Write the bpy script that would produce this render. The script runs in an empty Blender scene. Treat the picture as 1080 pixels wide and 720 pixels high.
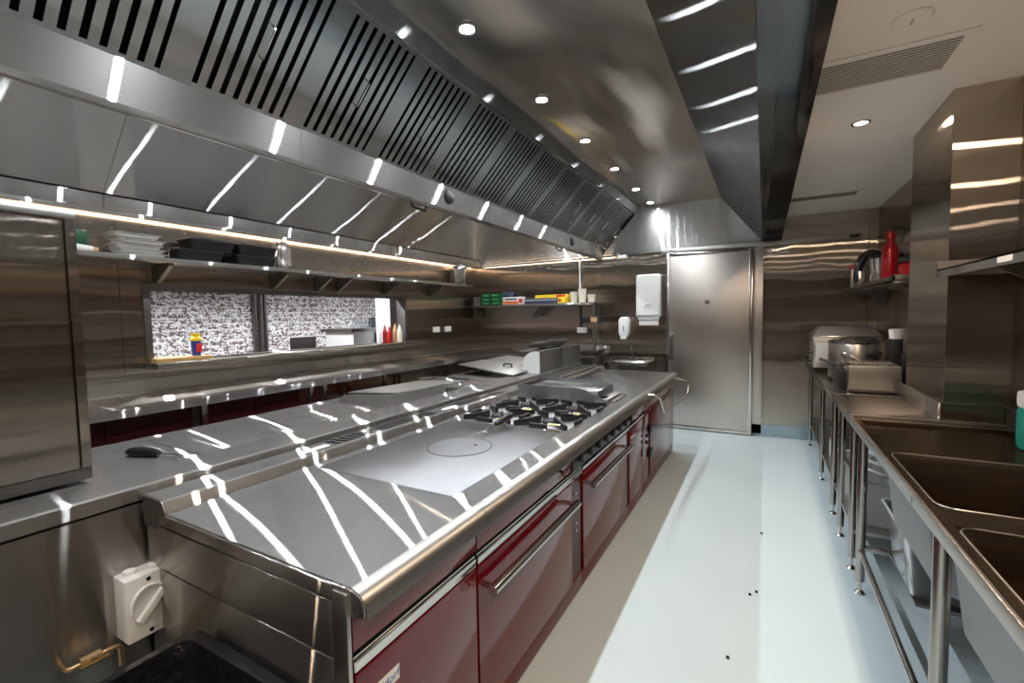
import bpy, bmesh, math, random
from mathutils import Vector, Matrix
random.seed(7)
PI = math.pi
SC = bpy.context.scene
COL = SC.collection
R = math.radians

# ------------------------------------------------------------------ materials
def newmat(name):
    m = bpy.data.materials.new(name); m.use_nodes = True
    nt = m.node_tree; nt.nodes.clear()
    out = nt.nodes.new('ShaderNodeOutputMaterial'); b = nt.nodes.new('ShaderNodeBsdfPrincipled')
    nt.links.new(b.outputs[0], out.inputs[0])
    return m, nt, b

def plain(name, col, rough=.5, metal=0., spec=.5, coat=0., noise=0., nscale=30., emit=None, estr=0., trans=0., ior=1.45):
    m, nt, b = newmat(name)
    b.inputs['Base Color'].default_value = (*col, 1); b.inputs['Roughness'].default_value = rough
    b.inputs['Metallic'].default_value = metal; b.inputs['Specular IOR Level'].default_value = spec
    b.inputs['Coat Weight'].default_value = coat; b.inputs['Coat Roughness'].default_value = .08
    b.inputs['Transmission Weight'].default_value = trans; b.inputs['IOR'].default_value = ior
    if emit:
        b.inputs['Emission Color'].default_value = (*emit, 1); b.inputs['Emission Strength'].default_value = estr
    if noise:
        tc = nt.nodes.new('ShaderNodeNewGeometry'); n = nt.nodes.new('ShaderNodeTexNoise')
        n.inputs['Scale'].default_value = nscale; n.inputs['Detail'].default_value = 4
        nt.links.new(tc.outputs['Position'], n.inputs['Vector'])
        mx = nt.nodes.new('ShaderNodeMix'); mx.data_type = 'RGBA'
        mx.inputs[6].default_value = (*[c*(1-noise) for c in col], 1); mx.inputs[7].default_value = (*[min(1, c*(1+noise)) for c in col], 1)
        nt.links.new(n.outputs[0], mx.inputs[0]); nt.links.new(mx.outputs[2], b.inputs['Base Color'])
    return m

def steel(name, col=(.55, .53, .50), rough=.2, aniso=.6, T=(1, 0, 0), wavy=.3, wscale=2.2, stain=0., haze=.25, hr=.45):
    """brushed stainless steel: highlights stretch along T"""
    m = bpy.data.materials.new(name); m.use_nodes = True
    nt = m.node_tree; nt.nodes.clear(); L = nt.links
    out = nt.nodes.new('ShaderNodeOutputMaterial'); b = nt.nodes.new('ShaderNodeBsdfAnisotropic'); b.distribution = 'BECKMANN'
    b2 = nt.nodes.new('ShaderNodeBsdfAnisotropic'); b2.distribution = 'GGX'; b2.inputs['Roughness'].default_value = hr; b2.inputs['Anisotropy'].default_value = -.3
    ms = nt.nodes.new('ShaderNodeMixShader'); ms.inputs[0].default_value = haze
    L.new(b.outputs[0], ms.inputs[1]); L.new(b2.outputs[0], ms.inputs[2]); L.new(ms.outputs[0], out.inputs[0])
    b.inputs['Anisotropy'].default_value = -aniso
    geo = nt.nodes.new('ShaderNodeNewGeometry')
    n2 = nt.nodes.new('ShaderNodeTexNoise'); n2.inputs['Scale'].default_value = 3.3; n2.inputs['Detail'].default_value = 2
    L.new(geo.outputs['Position'], n2.inputs['Vector'])
    mr = nt.nodes.new('ShaderNodeMapRange'); mr.inputs[1].default_value = .3; mr.inputs[2].default_value = .7
    mr.inputs[3].default_value = rough*.93; mr.inputs[4].default_value = rough*1.07
    L.new(n2.outputs[0], mr.inputs[0]); L.new(mr.outputs[0], b.inputs['Roughness'])
    mx = nt.nodes.new('ShaderNodeMix'); mx.data_type = 'RGBA'
    mx.inputs[6].default_value = (*[c*(.97-stain*2) for c in col], 1); mx.inputs[7].default_value = (*[min(1, c*(1.03+stain)) for c in col], 1)
    L.new(n2.outputs[0], mx.inputs[0])
    # faint brush lines across the highlight
    mp = nt.nodes.new('ShaderNodeMapping'); L.new(geo.outputs['Position'], mp.inputs['Vector'])
    mp.inputs['Scale'].default_value = tuple(160. if abs(c) > .4 else 2. for c in T)
    n = nt.nodes.new('ShaderNodeTexNoise'); n.inputs['Scale'].default_value = 1.; n.inputs['Detail'].default_value = 1
    L.new(mp.outputs[0], n.inputs['Vector'])
    r2 = nt.nodes.new('ShaderNodeMapRange'); r2.inputs[3].default_value = .95; r2.inputs[4].default_value = 1.05; L.new(n.outputs[0], r2.inputs[0])
    mu = nt.nodes.new('ShaderNodeVectorMath'); mu.operation = 'SCALE'; L.new(mx.outputs[2], mu.inputs[0]); L.new(r2.outputs[0], mu.inputs['Scale'])
    L.new(mu.outputs[0], b.inputs['Color']); L.new(mu.outputs[0], b2.inputs['Color'])
    cv = nt.nodes.new('ShaderNodeCombineXYZ')
    for i in range(3): cv.inputs[i].default_value = T[i]
    L.new(cv.outputs[0], b.inputs['Tangent']); L.new(cv.outputs[0], b2.inputs['Tangent'])
    n4 = nt.nodes.new('ShaderNodeTexNoise'); n4.inputs['Scale'].default_value = wscale; n4.inputs['Detail'].default_value = 1.
    L.new(geo.outputs['Position'], n4.inputs['Vector'])
    bp = nt.nodes.new('ShaderNodeBump'); bp.inputs['Strength'].default_value = 1.; bp.inputs['Distance'].default_value = .01*wavy
    L.new(n4.outputs[0], bp.inputs['Height']); L.new(bp.outputs[0], b.inputs['Normal']); L.new(bp.outputs[0], b2.inputs['Normal'])
    return m

M = {}
X, Y, Z = (1, 0, 0), (0, 1, 0), (0, 0, 1)
M['top'] = steel('worktop_steel', (.62, .615, .61), .16, .95, X, .04, 2., .05, .25, .42)
M['top_warm'] = steel('bench_steel', (.60, .555, .50), .16, .95, X, .05, 2.2, .04, .15)
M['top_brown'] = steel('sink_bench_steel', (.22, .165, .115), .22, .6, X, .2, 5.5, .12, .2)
M['wallx'] = steel('wall_sheet_steel_far', (.52, .46, .40), .13, .94, X, .20, 2.6, .0, .03)
M['wally'] = steel('wall_sheet_steel_side', (.52, .46, .40), .13, .94, Y, .20, 2.4, .0, .03)
M['hoodz'] = steel('hood_sheet_steel', (.70, .69, .68), .18, .965, Z, .25, 2.2, .0, .22)
M['hoodx'] = steel('hood_roof_steel', (.62, .575, .53), .14, .75, (.8, .6, 0), 1.1, 1.3, .0, .12)
M['hoody'] = steel('hood_underside_steel', (.13, .13, .125), .10, .2, Y, .08, 2.2, .0, .1)  # base darkened to paint in the underside's dark reflections
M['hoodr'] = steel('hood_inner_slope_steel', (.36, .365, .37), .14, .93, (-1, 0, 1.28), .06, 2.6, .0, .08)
M['frontz'] = steel('front_edge_steel', (.58, .56, .54), .15, .95, Z, .04, 3., .0, .2)
M['nose'] = plain('rolled_edge_steel', (.37, .35, .325), .36, 1.)
M['endx'] = steel('end_panel_steel', (.50, .47, .44), .17, .93, Z, .25, 2.6, .0, .15)
M['cab'] = steel('cabinet_steel', (.33, .29, .25), .17, .93, Y, .08, 2., .0, .10)
M['door'] = steel('door_steel', (.66, .60, .55), .33, .3, X, .08, 3., .0, .35, .5)
M['filter'] = steel('baffle_steel', (.34, .345, .35), .18, .9, Y, .08, 3., .0, .12)
M['guard'] = steel('splash_guard_steel', (.44, .445, .45), .34, .4, Z, .05, 3.)
M['shell'] = plain('sink_shell_steel', (.30, .315, .325), .5, .9)
M['legs'] = plain('leg_tube_steel', (.40, .385, .365), .24, 1.)
M['tubw'] = plain('scuffed_white_tub', (.42, .42, .41), .45)  # white set darker than the other white plastic
M['maroon'] = plain('dark_maroon_front', (.035, .003, .004), .3)
M['vpot'] = plain('brushed_pot_steel', (.50, .46, .42), .3, 1.)
M['tube'] = plain('polished_tube_steel', (.66, .63, .60), .16, 1.)
M['dull'] = plain('dull_steel', (.52, .50, .48), .38, 1., noise=.12, nscale=12)
M['darksteel'] = plain('dark_steel', (.20, .185, .175), .4, 1.)

M['plate'] = steel('solid_top_plate', (.36, .36, .365), .40, .15, X, .08, 3., .06)
M['red'] = plain('burgundy_enamel', (.098, .003, .006), .11, 0, .5, coat=.4)
M['redd'] = plain('burgundy_enamel_plinth', (.10, .006, .009), .25, 0, .5)
M['black'] = plain('black_plastic', (.012, .012, .013), .35)
M['blackm'] = plain('matt_black_iron', (.010, .011, .013), .42, .0, .4)
M['voidblack'] = plain('black_gap', (.004, .004, .004), .9, spec=.1)
M['white'] = plain('white_plastic', (.78, .76, .73), .35)
M['whitep'] = plain('white_paper', (.75, .73, .69), .8)
M['cream'] = plain('cream_plastic_cup', (.80, .74, .62), .4)
M['greyp'] = plain('grey_plastic', (.36, .37, .38), .4)
M['greyl'] = plain('light_grey_plastic', (.60, .60, .59), .35)
M['brown'] = plain('brown_cloth', (.010, .005, .003), .8, noise=.7, nscale=60)
M['wood'] = plain('pale_board', (.42, .25, .09), .5, noise=.25, nscale=25)
M['yellow'] = plain('yellow_plastic', (.85, .60, .03), .4)
M['tag'] = plain('yellow_tag', (.85, .78, .42), .7)
M['blue'] = plain('blue_wrap', (.03, .05, .25), .35)
M['navy'] = plain('navy_box', (.045, .05, .10), .5)
M['orange'] = plain('orange_print', (.75, .16, .04), .5)
M['redp'] = plain('red_print', (.55, .02, .02), .5)
M['green'] = plain('green_packs', (.012, .075, .03), .4)
M['greenl'] = plain('green_pack_print', (.06, .30, .10), .5)
M['redm'] = plain('red_anodised', (.28, .004, .010), .28, .35, coat=.5)
M['sauce'] = plain('dark_red_sauce', (.35, .02, .02), .35)
M['sauceb'] = plain('tan_sauce', (.50, .30, .15), .4)
M['brass'] = plain('brass', (.50, .34, .17), .4, 1.)
M['plastic_clear'] = plain('clear_plastic', (.42, .46, .48), .15, trans=.8, ior=1.2)
M['glass'] = plain('clear_glass', (.9, .95, .97), .03, trans=1., ior=1.45)
M['teal'] = plain('teal_liquid', (.01, .22, .17), .25)
M['badge'] = plain('badge_white', (.72, .72, .70), .35)
M['badgeblue'] = plain('badge_blue', (.01, .08, .28), .4)
M['liner'] = plain('bin_liner', (.010, .010, .012), .18)
M['ceil'] = plain('ceiling_paint', (.68, .65, .61), .7, noise=.03, nscale=3)
M['coving'] = plain('blue_vinyl_coving', (.26, .36, .41), .35)
M['lampglass'] = plain('lamp_lens_cool', (.9, .9, .9), .3, emit=(.93, .97, 1.), estr=45.)
M['stripwarm'] = plain('warm_led_diffuser', (.9, .9, .9), .3, emit=(1., .76, .52), estr=8.5)  # glow of the added warm fill strips
M['lampwarm'] = plain('lamp_lens_warm', (.9, .9, .9), .3, emit=(1., .88, .74), estr=30.)
M['ventdark'] = plain('vent_shadow_grey', (.16, .14, .12), .8)
M['nearwall'] = plain('near_wall_paint', (.07, .06, .055), .5)
M['dining'] = plain('dining_plaster', (.72, .72, .72), .7)
M['diningfloor'] = plain('dining_floor', (.20, .15, .11), .5)
M['foil'] = plain('clear_wrap', (.8, .75, .7), .12, .9)
M['stain'] = plain('heat_ring', (.10, .095, .09), .5, .8)
def bump_mat(m, scale, dist):
    nt = m.node_tree; b = [n for n in nt.nodes if n.type == 'BSDF_PRINCIPLED'][0]
    g = nt.nodes.new('ShaderNodeNewGeometry'); n = nt.nodes.new('ShaderNodeTexNoise'); n.inputs['Scale'].default_value = scale
    n.inputs['Detail'].default_value = 5
    bp = nt.nodes.new('ShaderNodeBump'); bp.inputs['Distance'].default_value = dist
    nt.links.new(g.outputs['Position'], n.inputs['Vector']); nt.links.new(n.outputs[0], bp.inputs['Height']); nt.links.new(bp.outputs[0], b.inputs['Normal'])
bump_mat(M['foil'], 25, .02); bump_mat(M['liner'], 22, .02)

def floor_mat():
    m, nt, b = newmat('pale_blue_vinyl')
    g = nt.nodes.new('ShaderNodeNewGeometry'); n = nt.nodes.new('ShaderNodeTexNoise'); n.inputs['Scale'].default_value = 1.6; n.inputs['Detail'].default_value = 6
    nt.links.new(g.outputs['Position'], n.inputs['Vector'])
    mx = nt.nodes.new('ShaderNodeMix'); mx.data_type = 'RGBA'
    mx.inputs[6].default_value = (.46, .545, .575, 1); mx.inputs[7].default_value = (.54, .62, .645, 1)
    nt.links.new(n.outputs[0], mx.inputs[0])
    n2 = nt.nodes.new('ShaderNodeTexNoise'); n2.inputs['Scale'].default_value = 260; nt.links.new(g.outputs['Position'], n2.inputs['Vector'])
    mr = nt.nodes.new('ShaderNodeMapRange'); mr.inputs[1].default_value = .3; mr.inputs[2].default_value = .38; mr.inputs[3].default_value = .93; mr.inputs[4].default_value = 1.
    nt.links.new(n2.outputs[0], mr.inputs[0])
    mu = nt.nodes.new('ShaderNodeMix'); mu.data_type = 'RGBA'; mu.blend_type = 'MULTIPLY'; mu.inputs[0].default_value = 1
    nt.links.new(mx.outputs[2], mu.inputs[6]); nt.links.new(mr.outputs[0], mu.inputs[7])
    nt.links.new(mu.outputs[2], b.inputs['Base Color'])
    b.inputs['Roughness'].default_value = .42; b.inputs['Specular IOR Level'].default_value = .35
    bp = nt.nodes.new('ShaderNodeBump'); bp.inputs['Distance'].default_value = .0004
    nt.links.new(n2.outputs[0], bp.inputs['Height']); nt.links.new(bp.outputs[0], b.inputs['Normal'])
    return m
M['floor'] = floor_mat()

def brick_mat():
    m, nt, b = newmat('whitewashed_brick')
    L = nt.links; g = nt.nodes.new('ShaderNodeNewGeometry')
    sp = nt.nodes.new('ShaderNodeSeparateXYZ'); L.new(g.outputs['Position'], sp.inputs[0])
    cb = nt.nodes.new('ShaderNodeCombineXYZ'); L.new(sp.outputs[1], cb.inputs[0]); L.new(sp.outputs[2], cb.inputs[1])
    br = nt.nodes.new('ShaderNodeTexBrick'); L.new(cb.outputs[0], br.inputs['Vector'])
    br.inputs['Scale'].default_value = 1.; br.inputs['Brick Width'].default_value = .23; br.inputs['Row Height'].default_value = .076
    br.inputs['Mortar Size'].default_value = .008
    br.inputs['Color1'].default_value = (.15, .08, .06, 1); br.inputs['Color2'].default_value = (.09, .055, .045, 1); br.inputs['Mortar'].default_value = (.70, .68, .66, 1)
    n = nt.nodes.new('ShaderNodeTexNoise'); n.inputs['Scale'].default_value = 16; n.inputs['Detail'].default_value = 7; n.inputs['Roughness'].default_value = .75
    mp = nt.nodes.new('ShaderNodeMapping'); mp.inputs['Scale'].default_value = (1, 1, 2.4); L.new(g.outputs['Position'], mp.inputs[0]); L.new(mp.outputs[0], n.inputs['Vector'])
    r = nt.nodes.new('ShaderNodeMapRange'); r.inputs[1].default_value = .46; r.inputs[2].default_value = .55; L.new(n.outputs[0], r.inputs[0])
    mx = nt.nodes.new('ShaderNodeMix'); mx.data_type = 'RGBA'; mx.inputs[7].default_value = (.86, .86, .88, 1)
    L.new(br.outputs[0], mx.inputs[6]); L.new(r.outputs[0], mx.inputs[0])
    n3 = nt.nodes.new('ShaderNodeTexNoise'); n3.inputs['Scale'].default_value = 34; n3.inputs['Detail'].default_value = 4; L.new(g.outputs['Position'], n3.inputs['Vector'])
    r3 = nt.nodes.new('ShaderNodeMapRange'); r3.inputs[1].default_value = .56; r3.inputs[2].default_value = .62; L.new(n3.outputs[0], r3.inputs[0])
    mx2 = nt.nodes.new('ShaderNodeMix'); mx2.data_type = 'RGBA'; mx2.inputs[7].default_value = (.09, .07, .08, 1)
    L.new(mx.outputs[2], mx2.inputs[6]); L.new(r3.outputs[0], mx2.inputs[0])
    L.new(mx2.outputs[2], b.inputs['Base Color']); b.inputs['Roughness'].default_value = .75
    bp = nt.nodes.new('ShaderNodeBump'); bp.inputs['Distance'].default_value = .012; L.new(n.outputs[0], bp.inputs['Height']); L.new(bp.outputs[0], b.inputs['Normal'])
    return m
M['brick'] = brick_mat()

# ------------------------------------------------------------------ mesh builder
class MB:
    def __init__(s): s.bm = bmesh.new()
    def hexa(s, P, bev=0.):
        """P: 8 points, bottom ring 0-3 then top ring 4-7"""
        vs = [s.bm.verts.new(p) for p in P]
        fs = [(0, 3, 2, 1), (4, 5, 6, 7), (0, 1, 5, 4), (1, 2, 6, 5), (2, 3, 7, 6), (3, 0, 4, 7)]
        F = [s.bm.faces.new([vs[i] for i in f]) for f in fs]
        bmesh.ops.recalc_face_normals(s.bm, faces=F)
        if bev > 0:
            E = set(e for f in F for e in f.edges)
            bmesh.ops.bevel(s.bm, geom=list(E), offset=bev, segments=2, profile=.6, affect='EDGES')
        return s
    def box(s, x0, x1, y0, y1, z0, z1, bev=0.):
        return s.hexa([(x0, y0, z0), (x1, y0, z0), (x1, y1, z0), (x0, y1, z0), (x0, y0, z1), (x1, y0, z1), (x1, y1, z1), (x0, y1, z1)], bev)
    def obox(s, o, U, V, W, bev=0.):
        o, U, V, W = map(Vector, (o, U, V, W))
        return s.hexa([o, o+U, o+U+V, o+V, o+W, o+U+W, o+U+V+W, o+V+W], bev)
    def cyl(s, a, b, r, r2=None, seg=20, cap=True):
        a, b = Vector(a), Vector(b); r2 = r if r2 is None else r2
        d = (b-a).normalized(); q = d.to_track_quat('Z', 'Y')
        A = []; B = []
        for i in range(seg):
            t = 2*PI*i/seg; v = q @ Vector((math.cos(t), math.sin(t), 0))
            A.append(s.bm.verts.new(a+v*r)); B.append(s.bm.verts.new(b+v*r2))
        for i in range(seg):
            j = (i+1) % seg; s.bm.faces.new((A[i], A[j], B[j], B[i]))
        if cap:
            s.bm.faces.new(A[::-1]); s.bm.faces.new(B)
        return s
    def tube(s, pts, r, seg=10, fillet=0., closed=False):
        P = [Vector(p) for p in pts]
        if fillet > 0 and not isinstance(r, (list, tuple)):
            Q = [P[0]]
            for i in range(1, len(P)-1):
                a = (P[i-1]-P[i]); b = (P[i+1]-P[i]); f = min(fillet, a.length*.48, b.length*.48)
                p0 = P[i]+a.normalized()*f; p1 = P[i]+b.normalized()*f
                for k in range(6):
                    t = k/5; Q.append(p0*(1-t)**2+P[i]*2*t*(1-t)+p1*t*t)
            Q.append(P[-1]); P = Q
        n = len(P); rings = []
        up = None
        for i in range(n):
            if closed: d = (P[(i+1) % n]-P[i-1]).normalized()
            else: d = (P[min(i+1, n-1)]-P[max(i-1, 0)]).normalized()
            if up is None:
                up = d.orthogonal().normalized()
            else:
                up = (up-d*up.dot(d)).normalized()
            sd = d.cross(up)
            rr = r[i] if isinstance(r, (list, tuple)) else r
            rings.append([s.bm.verts.new(P[i]+(up*math.cos(2*PI*k/seg)+sd*math.sin(2*PI*k/seg))*rr) for k in range(seg)])
        for i in range(n if closed else n-1):
            A, B = rings[i], rings[(i+1) % n]
            for k in range(seg):
                j = (k+1) % seg; s.bm.faces.new((A[k], A[j], B[j], B[k]))
        if not closed:
            s.bm.faces.new(rings[0][::-1]); s.bm.faces.new(rings[-1])
        return s
    def lathe(s, c, prof, seg=28, axis='Z', cap=True):
        c = Vector(c); rings = []
        for (r, h) in prof:
            ring = []
            for i in range(seg):
                t = 2*PI*i/seg
                v = {'Z': Vector((r*math.cos(t), r*math.sin(t), h)), 'Y': Vector((r*math.cos(t), h, r*math.sin(t))), 'X': Vector((h, r*math.cos(t), r*math.sin(t)))}[axis]
                ring.append(s.bm.verts.new(c+v))
            rings.append(ring)
        for A, B in zip(rings, rings[1:]):
            for i in range(seg):
                j = (i+1) % seg; s.bm.faces.new((A[i], A[j], B[j], B[i]))
        if cap and prof[0][0] > 1e-5: s.bm.faces.new(rings[0][::-1])
        if cap and prof[-1][0] > 1e-5: s.bm.faces.new(rings[-1])
        return s
    def extr(s, poly, axis, a, b, cap=True):
        """poly: list of 2D points in the plane normal to axis; 'Y' -> (x,z), 'X' -> (y,z), 'Z' -> (x,y)"""
        def mk(p, t): return {'Y': (p[0], t, p[1]), 'X': (t, p[0], p[1]), 'Z': (p[0], p[1], t)}[axis]
        A = [s.bm.verts.new(mk(p, a)) for p in poly]; B = [s.bm.verts.new(mk(p, b)) for p in poly]
        n = len(poly); F = []
        for i in range(n):
            j = (i+1) % n; F.append(s.bm.faces.new((A[i], A[j], B[j], B[i])))
        if cap: F.append(s.bm.faces.new(A[::-1])); F.append(s.bm.faces.new(B))
        return s
    def arr(s): return s

def finish(mb, bev=0., ang=35):
    bm = mb.bm
    bmesh.ops.recalc_face_normals(bm, faces=bm.faces[:])
    if bev > 0:
        E = [e for e in bm.edges if len(e.link_faces) == 2 and e.calc_face_angle(0) > R(50)]
        bmesh.ops.bevel(bm, geom=E, offset=bev, segments=2, profile=.6, affect='EDGES', clamp_overlap=True)
    for f in bm.faces: f.smooth = True
    for e in bm.edges:
        e.smooth = len(e.link_faces) == 2 and e.calc_face_angle(0) < R(ang)
    return bm

def thing(name, label, cat, loc, group=None, kind=None):
    o = bpy.data.objects.new(name, None); COL.objects.link(o); o.location = loc; o.empty_display_size = .05
    o['label'] = label; o['category'] = cat
    if group: o['group'] = group
    if kind: o['kind'] = kind
    return o

def part(root, name, mb, mat, parent=None, label=None, bev=0., ang=35):
    """mesh in world coordinates, stored relative to the thing's base"""
    bm = finish(mb, bev, ang); me = bpy.data.meshes.new(name)
    bmesh.ops.translate(bm, vec=-Vector(root.location), verts=bm.verts[:])
    bm.to_mesh(me); bm.free()
    me.materials.append(M[mat] if isinstance(mat, str) else mat)
    o = bpy.data.objects.new(name, me); COL.objects.link(o); o.parent = parent or root
    if label: o['label'] = label
    return o

def solo(name, mb, mat, label, cat, loc, group=None, bev=0., ang=35):
    bm = finish(mb, bev, ang); me = bpy.data.meshes.new(name)
    bmesh.ops.translate(bm, vec=-Vector(loc), verts=bm.verts[:])
    bm.to_mesh(me); bm.free(); me.materials.append(M[mat])
    o = bpy.data.objects.new(name, me); COL.objects.link(o); o.location = loc
    o['label'] = label; o['category'] = cat
    if group: o['group'] = group
    return o

def struct(name, mb, mat, bev=0., parent=None):
    bm = finish(mb, bev); me = bpy.data.meshes.new(name); bm.to_mesh(me); bm.free(); me.materials.append(M[mat])
    o = bpy.data.objects.new(name, me); COL.objects.link(o)
    if parent: o.parent = parent
    else: o['kind'] = 'structure'
    return o

def copy_tree(o, parent=None):
    c = o.copy(); COL.objects.link(c)
    if parent: c.parent = parent
    for ch in list(o.children): copy_tree(ch, c)
    return c

def repeat(proto, locs, labels, group=None, rots=None):
    out = []
    for i, l in enumerate(locs):
        o = proto if i == 0 else copy_tree(proto)
        o.location = l
        if rots: o.rotation_euler = (0, 0, rots[i])
        o['label'] = labels[i]
        if group: o['group'] = group
        out.append(o)
    return out

def text_mesh(s, size, extr=.0005):
    cu = bpy.data.curves.new('lettering', 'FONT'); cu.body = s; cu.size = size; cu.extrude = extr
    to = bpy.data.objects.new('lettering', cu); COL.objects.link(to)
    bpy.context.view_layer.update()
    me = bpy.data.meshes.new_from_object(to.evaluated_get(bpy.context.evaluated_depsgraph_get()))
    bpy.data.objects.remove(to); bpy.data.curves.remove(cu)
    return me

def lettering(root, parent, s, size, mat, matrix, name='lettering'):
    me = text_mesh(s, size); me.transform(Matrix.Translation(-Vector(root.location)) @ matrix)
    me.materials.clear(); me.materials.append(M[mat])
    o = bpy.data.objects.new(name, me); COL.objects.link(o); o.parent = parent
    return o

def frame(origin, xa, ya):
    xa, ya = Vector(xa).normalized(), Vector(ya).normalized(); za = xa.cross(ya)
    m = Matrix((xa, ya, za)).transposed().to_4x4(); m.translation = Vector(origin)
    return m

# ------------------------------------------------------------------ setting
XL, XR, YF, YN, ZC = -4.05, 1.05, 6.10, -3.2, 2.55
XH = 4.0
struct('floor', MB().box(XL, XR, YN, YF, -.05, 0), 'floor')
struct('ceiling', MB().box(.158, XR+.1, YN, YF+.1, ZC, ZC+.05).box(XL-.1, .158, YN, -1.25, ZC, ZC+.05), 'ceil')

def sheets_x(mb, y, xs, z0, z1, t=.012):      # sheets on a wall facing -Y
    for a, b in zip(xs, xs[1:]): mb.box(a+.0015, b-.0015, y-t, y, z0, z1)
def sheets_y(mb, x, ys, z0, z1, s=1, t=.012):  # sheets on a wall facing +X (s=1) or -X (s=-1)
    for a, b in zip(ys, ys[1:]): mb.box(min(x, x+s*t), max(x, x+s*t), a+.0015, b-.0015, z0, z1)

# far wall
mb = MB(); mb.box(XL-.1, XR+.3, YF, YF+.15, 0, 3.0); w = struct('wall_far', mb, 'voidblack')
mb = MB(); sheets_x(mb, YF-.001, [XL, -2.98, -1.98, -1.10, -.10, -.0, .96, XR], .13, 2.62); struct('wall_sheets', mb, 'wallx', parent=w)
# left wall with the servery opening
WY0, WY1, WZ0, WZ1 = 1.63, 4.40, 1.175, 1.725
mb = MB(); mb.box(XL-.12, XL-.013, YN, WY0, 0, 3).box(XL-.12, XL-.013, WY1, YF+.1, 0, 3).box(XL-.12, XL-.013, WY0, WY1, 0, WZ0).box(XL-.12, XL-.013, WY0, WY1, WZ1, 3)
w = struct('wall_left', mb, 'voidblack')
mb = MB(); sheets_y(mb, XL-.012, [YN, -1.0, .2, 1.46, WY0], 0, 2.9); sheets_y(mb, XL-.012, [WY0, 3.09, WY1], WZ1, 2.9); sheets_y(mb, XL-.012, [WY0, 3.09, WY1], 0, WZ0)
sheets_y(mb, XL-.012, [WY1, 4.9, YF], 0, 2.9); struct('wall_sheets', mb, 'wally', parent=w)
# right wall, pier
mb = MB(); mb.box(XR, XR+.12, YN, YF, 0, 2.7); w = struct('wall_right', mb, 'voidblack')
mb = MB(); sheets_y(mb, XR, [YN, -.6, .8, 2.2, 3.05], 0, 2.6, -1, .01); sheets_y(mb, XR, [3.75, 4.85, YF-.012], 0, 2.6, -1, .01); struct('wall_sheets', mb, 'wally', parent=w)
pw = struct('wall_pier', MB().box(.812, XR+.01, 3.062, 3.738, 0, ZC+.01), 'voidblack')
struct('pier_sheets', MB().box(.80, XR+.01, 3.05, 3.0615, .9, ZC), 'wallx', parent=pw)
struct('pier_side_sheets', MB().box(.80, .8115, 3.062, 3.75, .9, ZC).box(.812, XR, 3.738, 3.75, .9, ZC), 'wally', parent=pw)
# near wall behind the camera
struct('wall_near', MB().box(XL-.1, XR+.1, YN-.1, YN, 0, 3), 'nearwall')
# coving along the far wall
struct('baseboard_far', MB().box(-.15, XR, YF-.03, YF-.013, 0, .135, .004), 'coving')
struct('baseboard_right', MB().box(XR-.03, XR-.011, YN, YF-.03, 0, .135, .004), 'coving')

# sliding cool-room door
d = struct('door_1', MB().box(-1.085, -.135, 5.995, 6.045, .02, 2.205, .004), 'door')
mb = MB()
mb.box(-1.095, -1.06, 5.985, 6.05, .012, 2.225, .002).box(-.162, -.125, 5.985, 6.05, .012, 2.225, .002).box(-1.06, -.162, 5.985, 6.05, .012, .05, .002).box(-1.06, -.162, 5.985, 6.05, 2.19, 2.225, .002)
struct('door_frame', mb, 'tube', parent=d)
mb = MB().lathe((-.615, 5.993, 1.61), [(.0, -.028), (.022, -.026), (.030, -.014), (.030, 0)], 20, 'Y'); struct('door_knob', mb, 'tube', parent=d)
mb = MB().tube([(-1.035, 5.993, 1.20), (-1.035, 5.95, 1.19), (-1.035, 5.95, .93), (-1.035, 5.993, .92)], .009, fillet=.02); mb.box(-1.06, -1.01, 5.988, 5.994, .88, 1.24, .002)
struct('door_handle', mb, 'darksteel', parent=d)
t = struct('trim_1', MB().box(-1.16, .88, 6.0, 6.07, 2.235, 2.285, .004), 'dull')
struct('end_cap', MB().box(.78, .865, 5.996, 6.0, 2.243, 2.277), 'black', parent=t)
struct('rail_hanger', MB().box(-1.07, -1.0, 5.99, 6.0, 2.20, 2.262, .006).cyl((-1.035, 5.985, 2.25), (-1.035, 6.0, 2.25), .022), 'tube', parent=t)
struct('trim_2', MB().box(-.125, -.02, YF-.03, YF-.013, .02, 2.235, .002), 'door')

# servery window frame and sill
mb = MB(); x0, x1 = XL-.13, XL+.012
mb.box(x0, x1, WY0-.035, WY0+.01, WZ0-.02, WZ1+.035, .002).box(x0, x1, WY1-.01, WY1+.035, WZ0-.02, WZ1+.035, .002).box(x0, x1, WY0, WY1, WZ1, WZ1+.035, .002)
wf = struct('window_1', mb, 'darksteel')
struct('window_sill', MB().box(XL-.20, XL+.16, WY0-.03, 4.62, WZ0-.045, WZ0, .003), 'top_warm', parent=wf)

# dining room beyond
mb = MB().box(-6.55, -6.4, -1.0, 12.0, -.1, 3.1); struct('wall_dining', mb, 'brick')
struct('wall_dining_end', MB().box(-6.4, XL-.12, 9.0, 9.1, 0, 3).box(-6.4, XL-.12, -1.1, -1.0, 0, 3), 'dining')
struct('floor_dining', MB().box(-6.4, XL-.12, -1.0, 9.0, -.05, 0), 'diningfloor')
struct('ceiling_dining', MB().box(-6.4, XL-.12, -1.0, 9.0, 2.95, 3.0), 'dining')
struct('wall_dining_pier', MB().box(-4.9, -4.62, 4.72, 5.6, 0, 2.95, .004), 'dining')
t = thing('radiator_pipe', 'dark vertical rods standing in for a reflected band on the whitewashed brick beyond the servery', 'pipe', (-6.33, 3.9, 0))  # rods added to imitate a dark reflected band on the brick
for k in range(3): part(t, 'pipe', MB().cyl((-6.36+.02*(k % 2), 3.83+.075*k, 0), (-6.36+.02*(k % 2), 3.83+.075*k, 2.95), .03, seg=12), 'darksteel')

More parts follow.
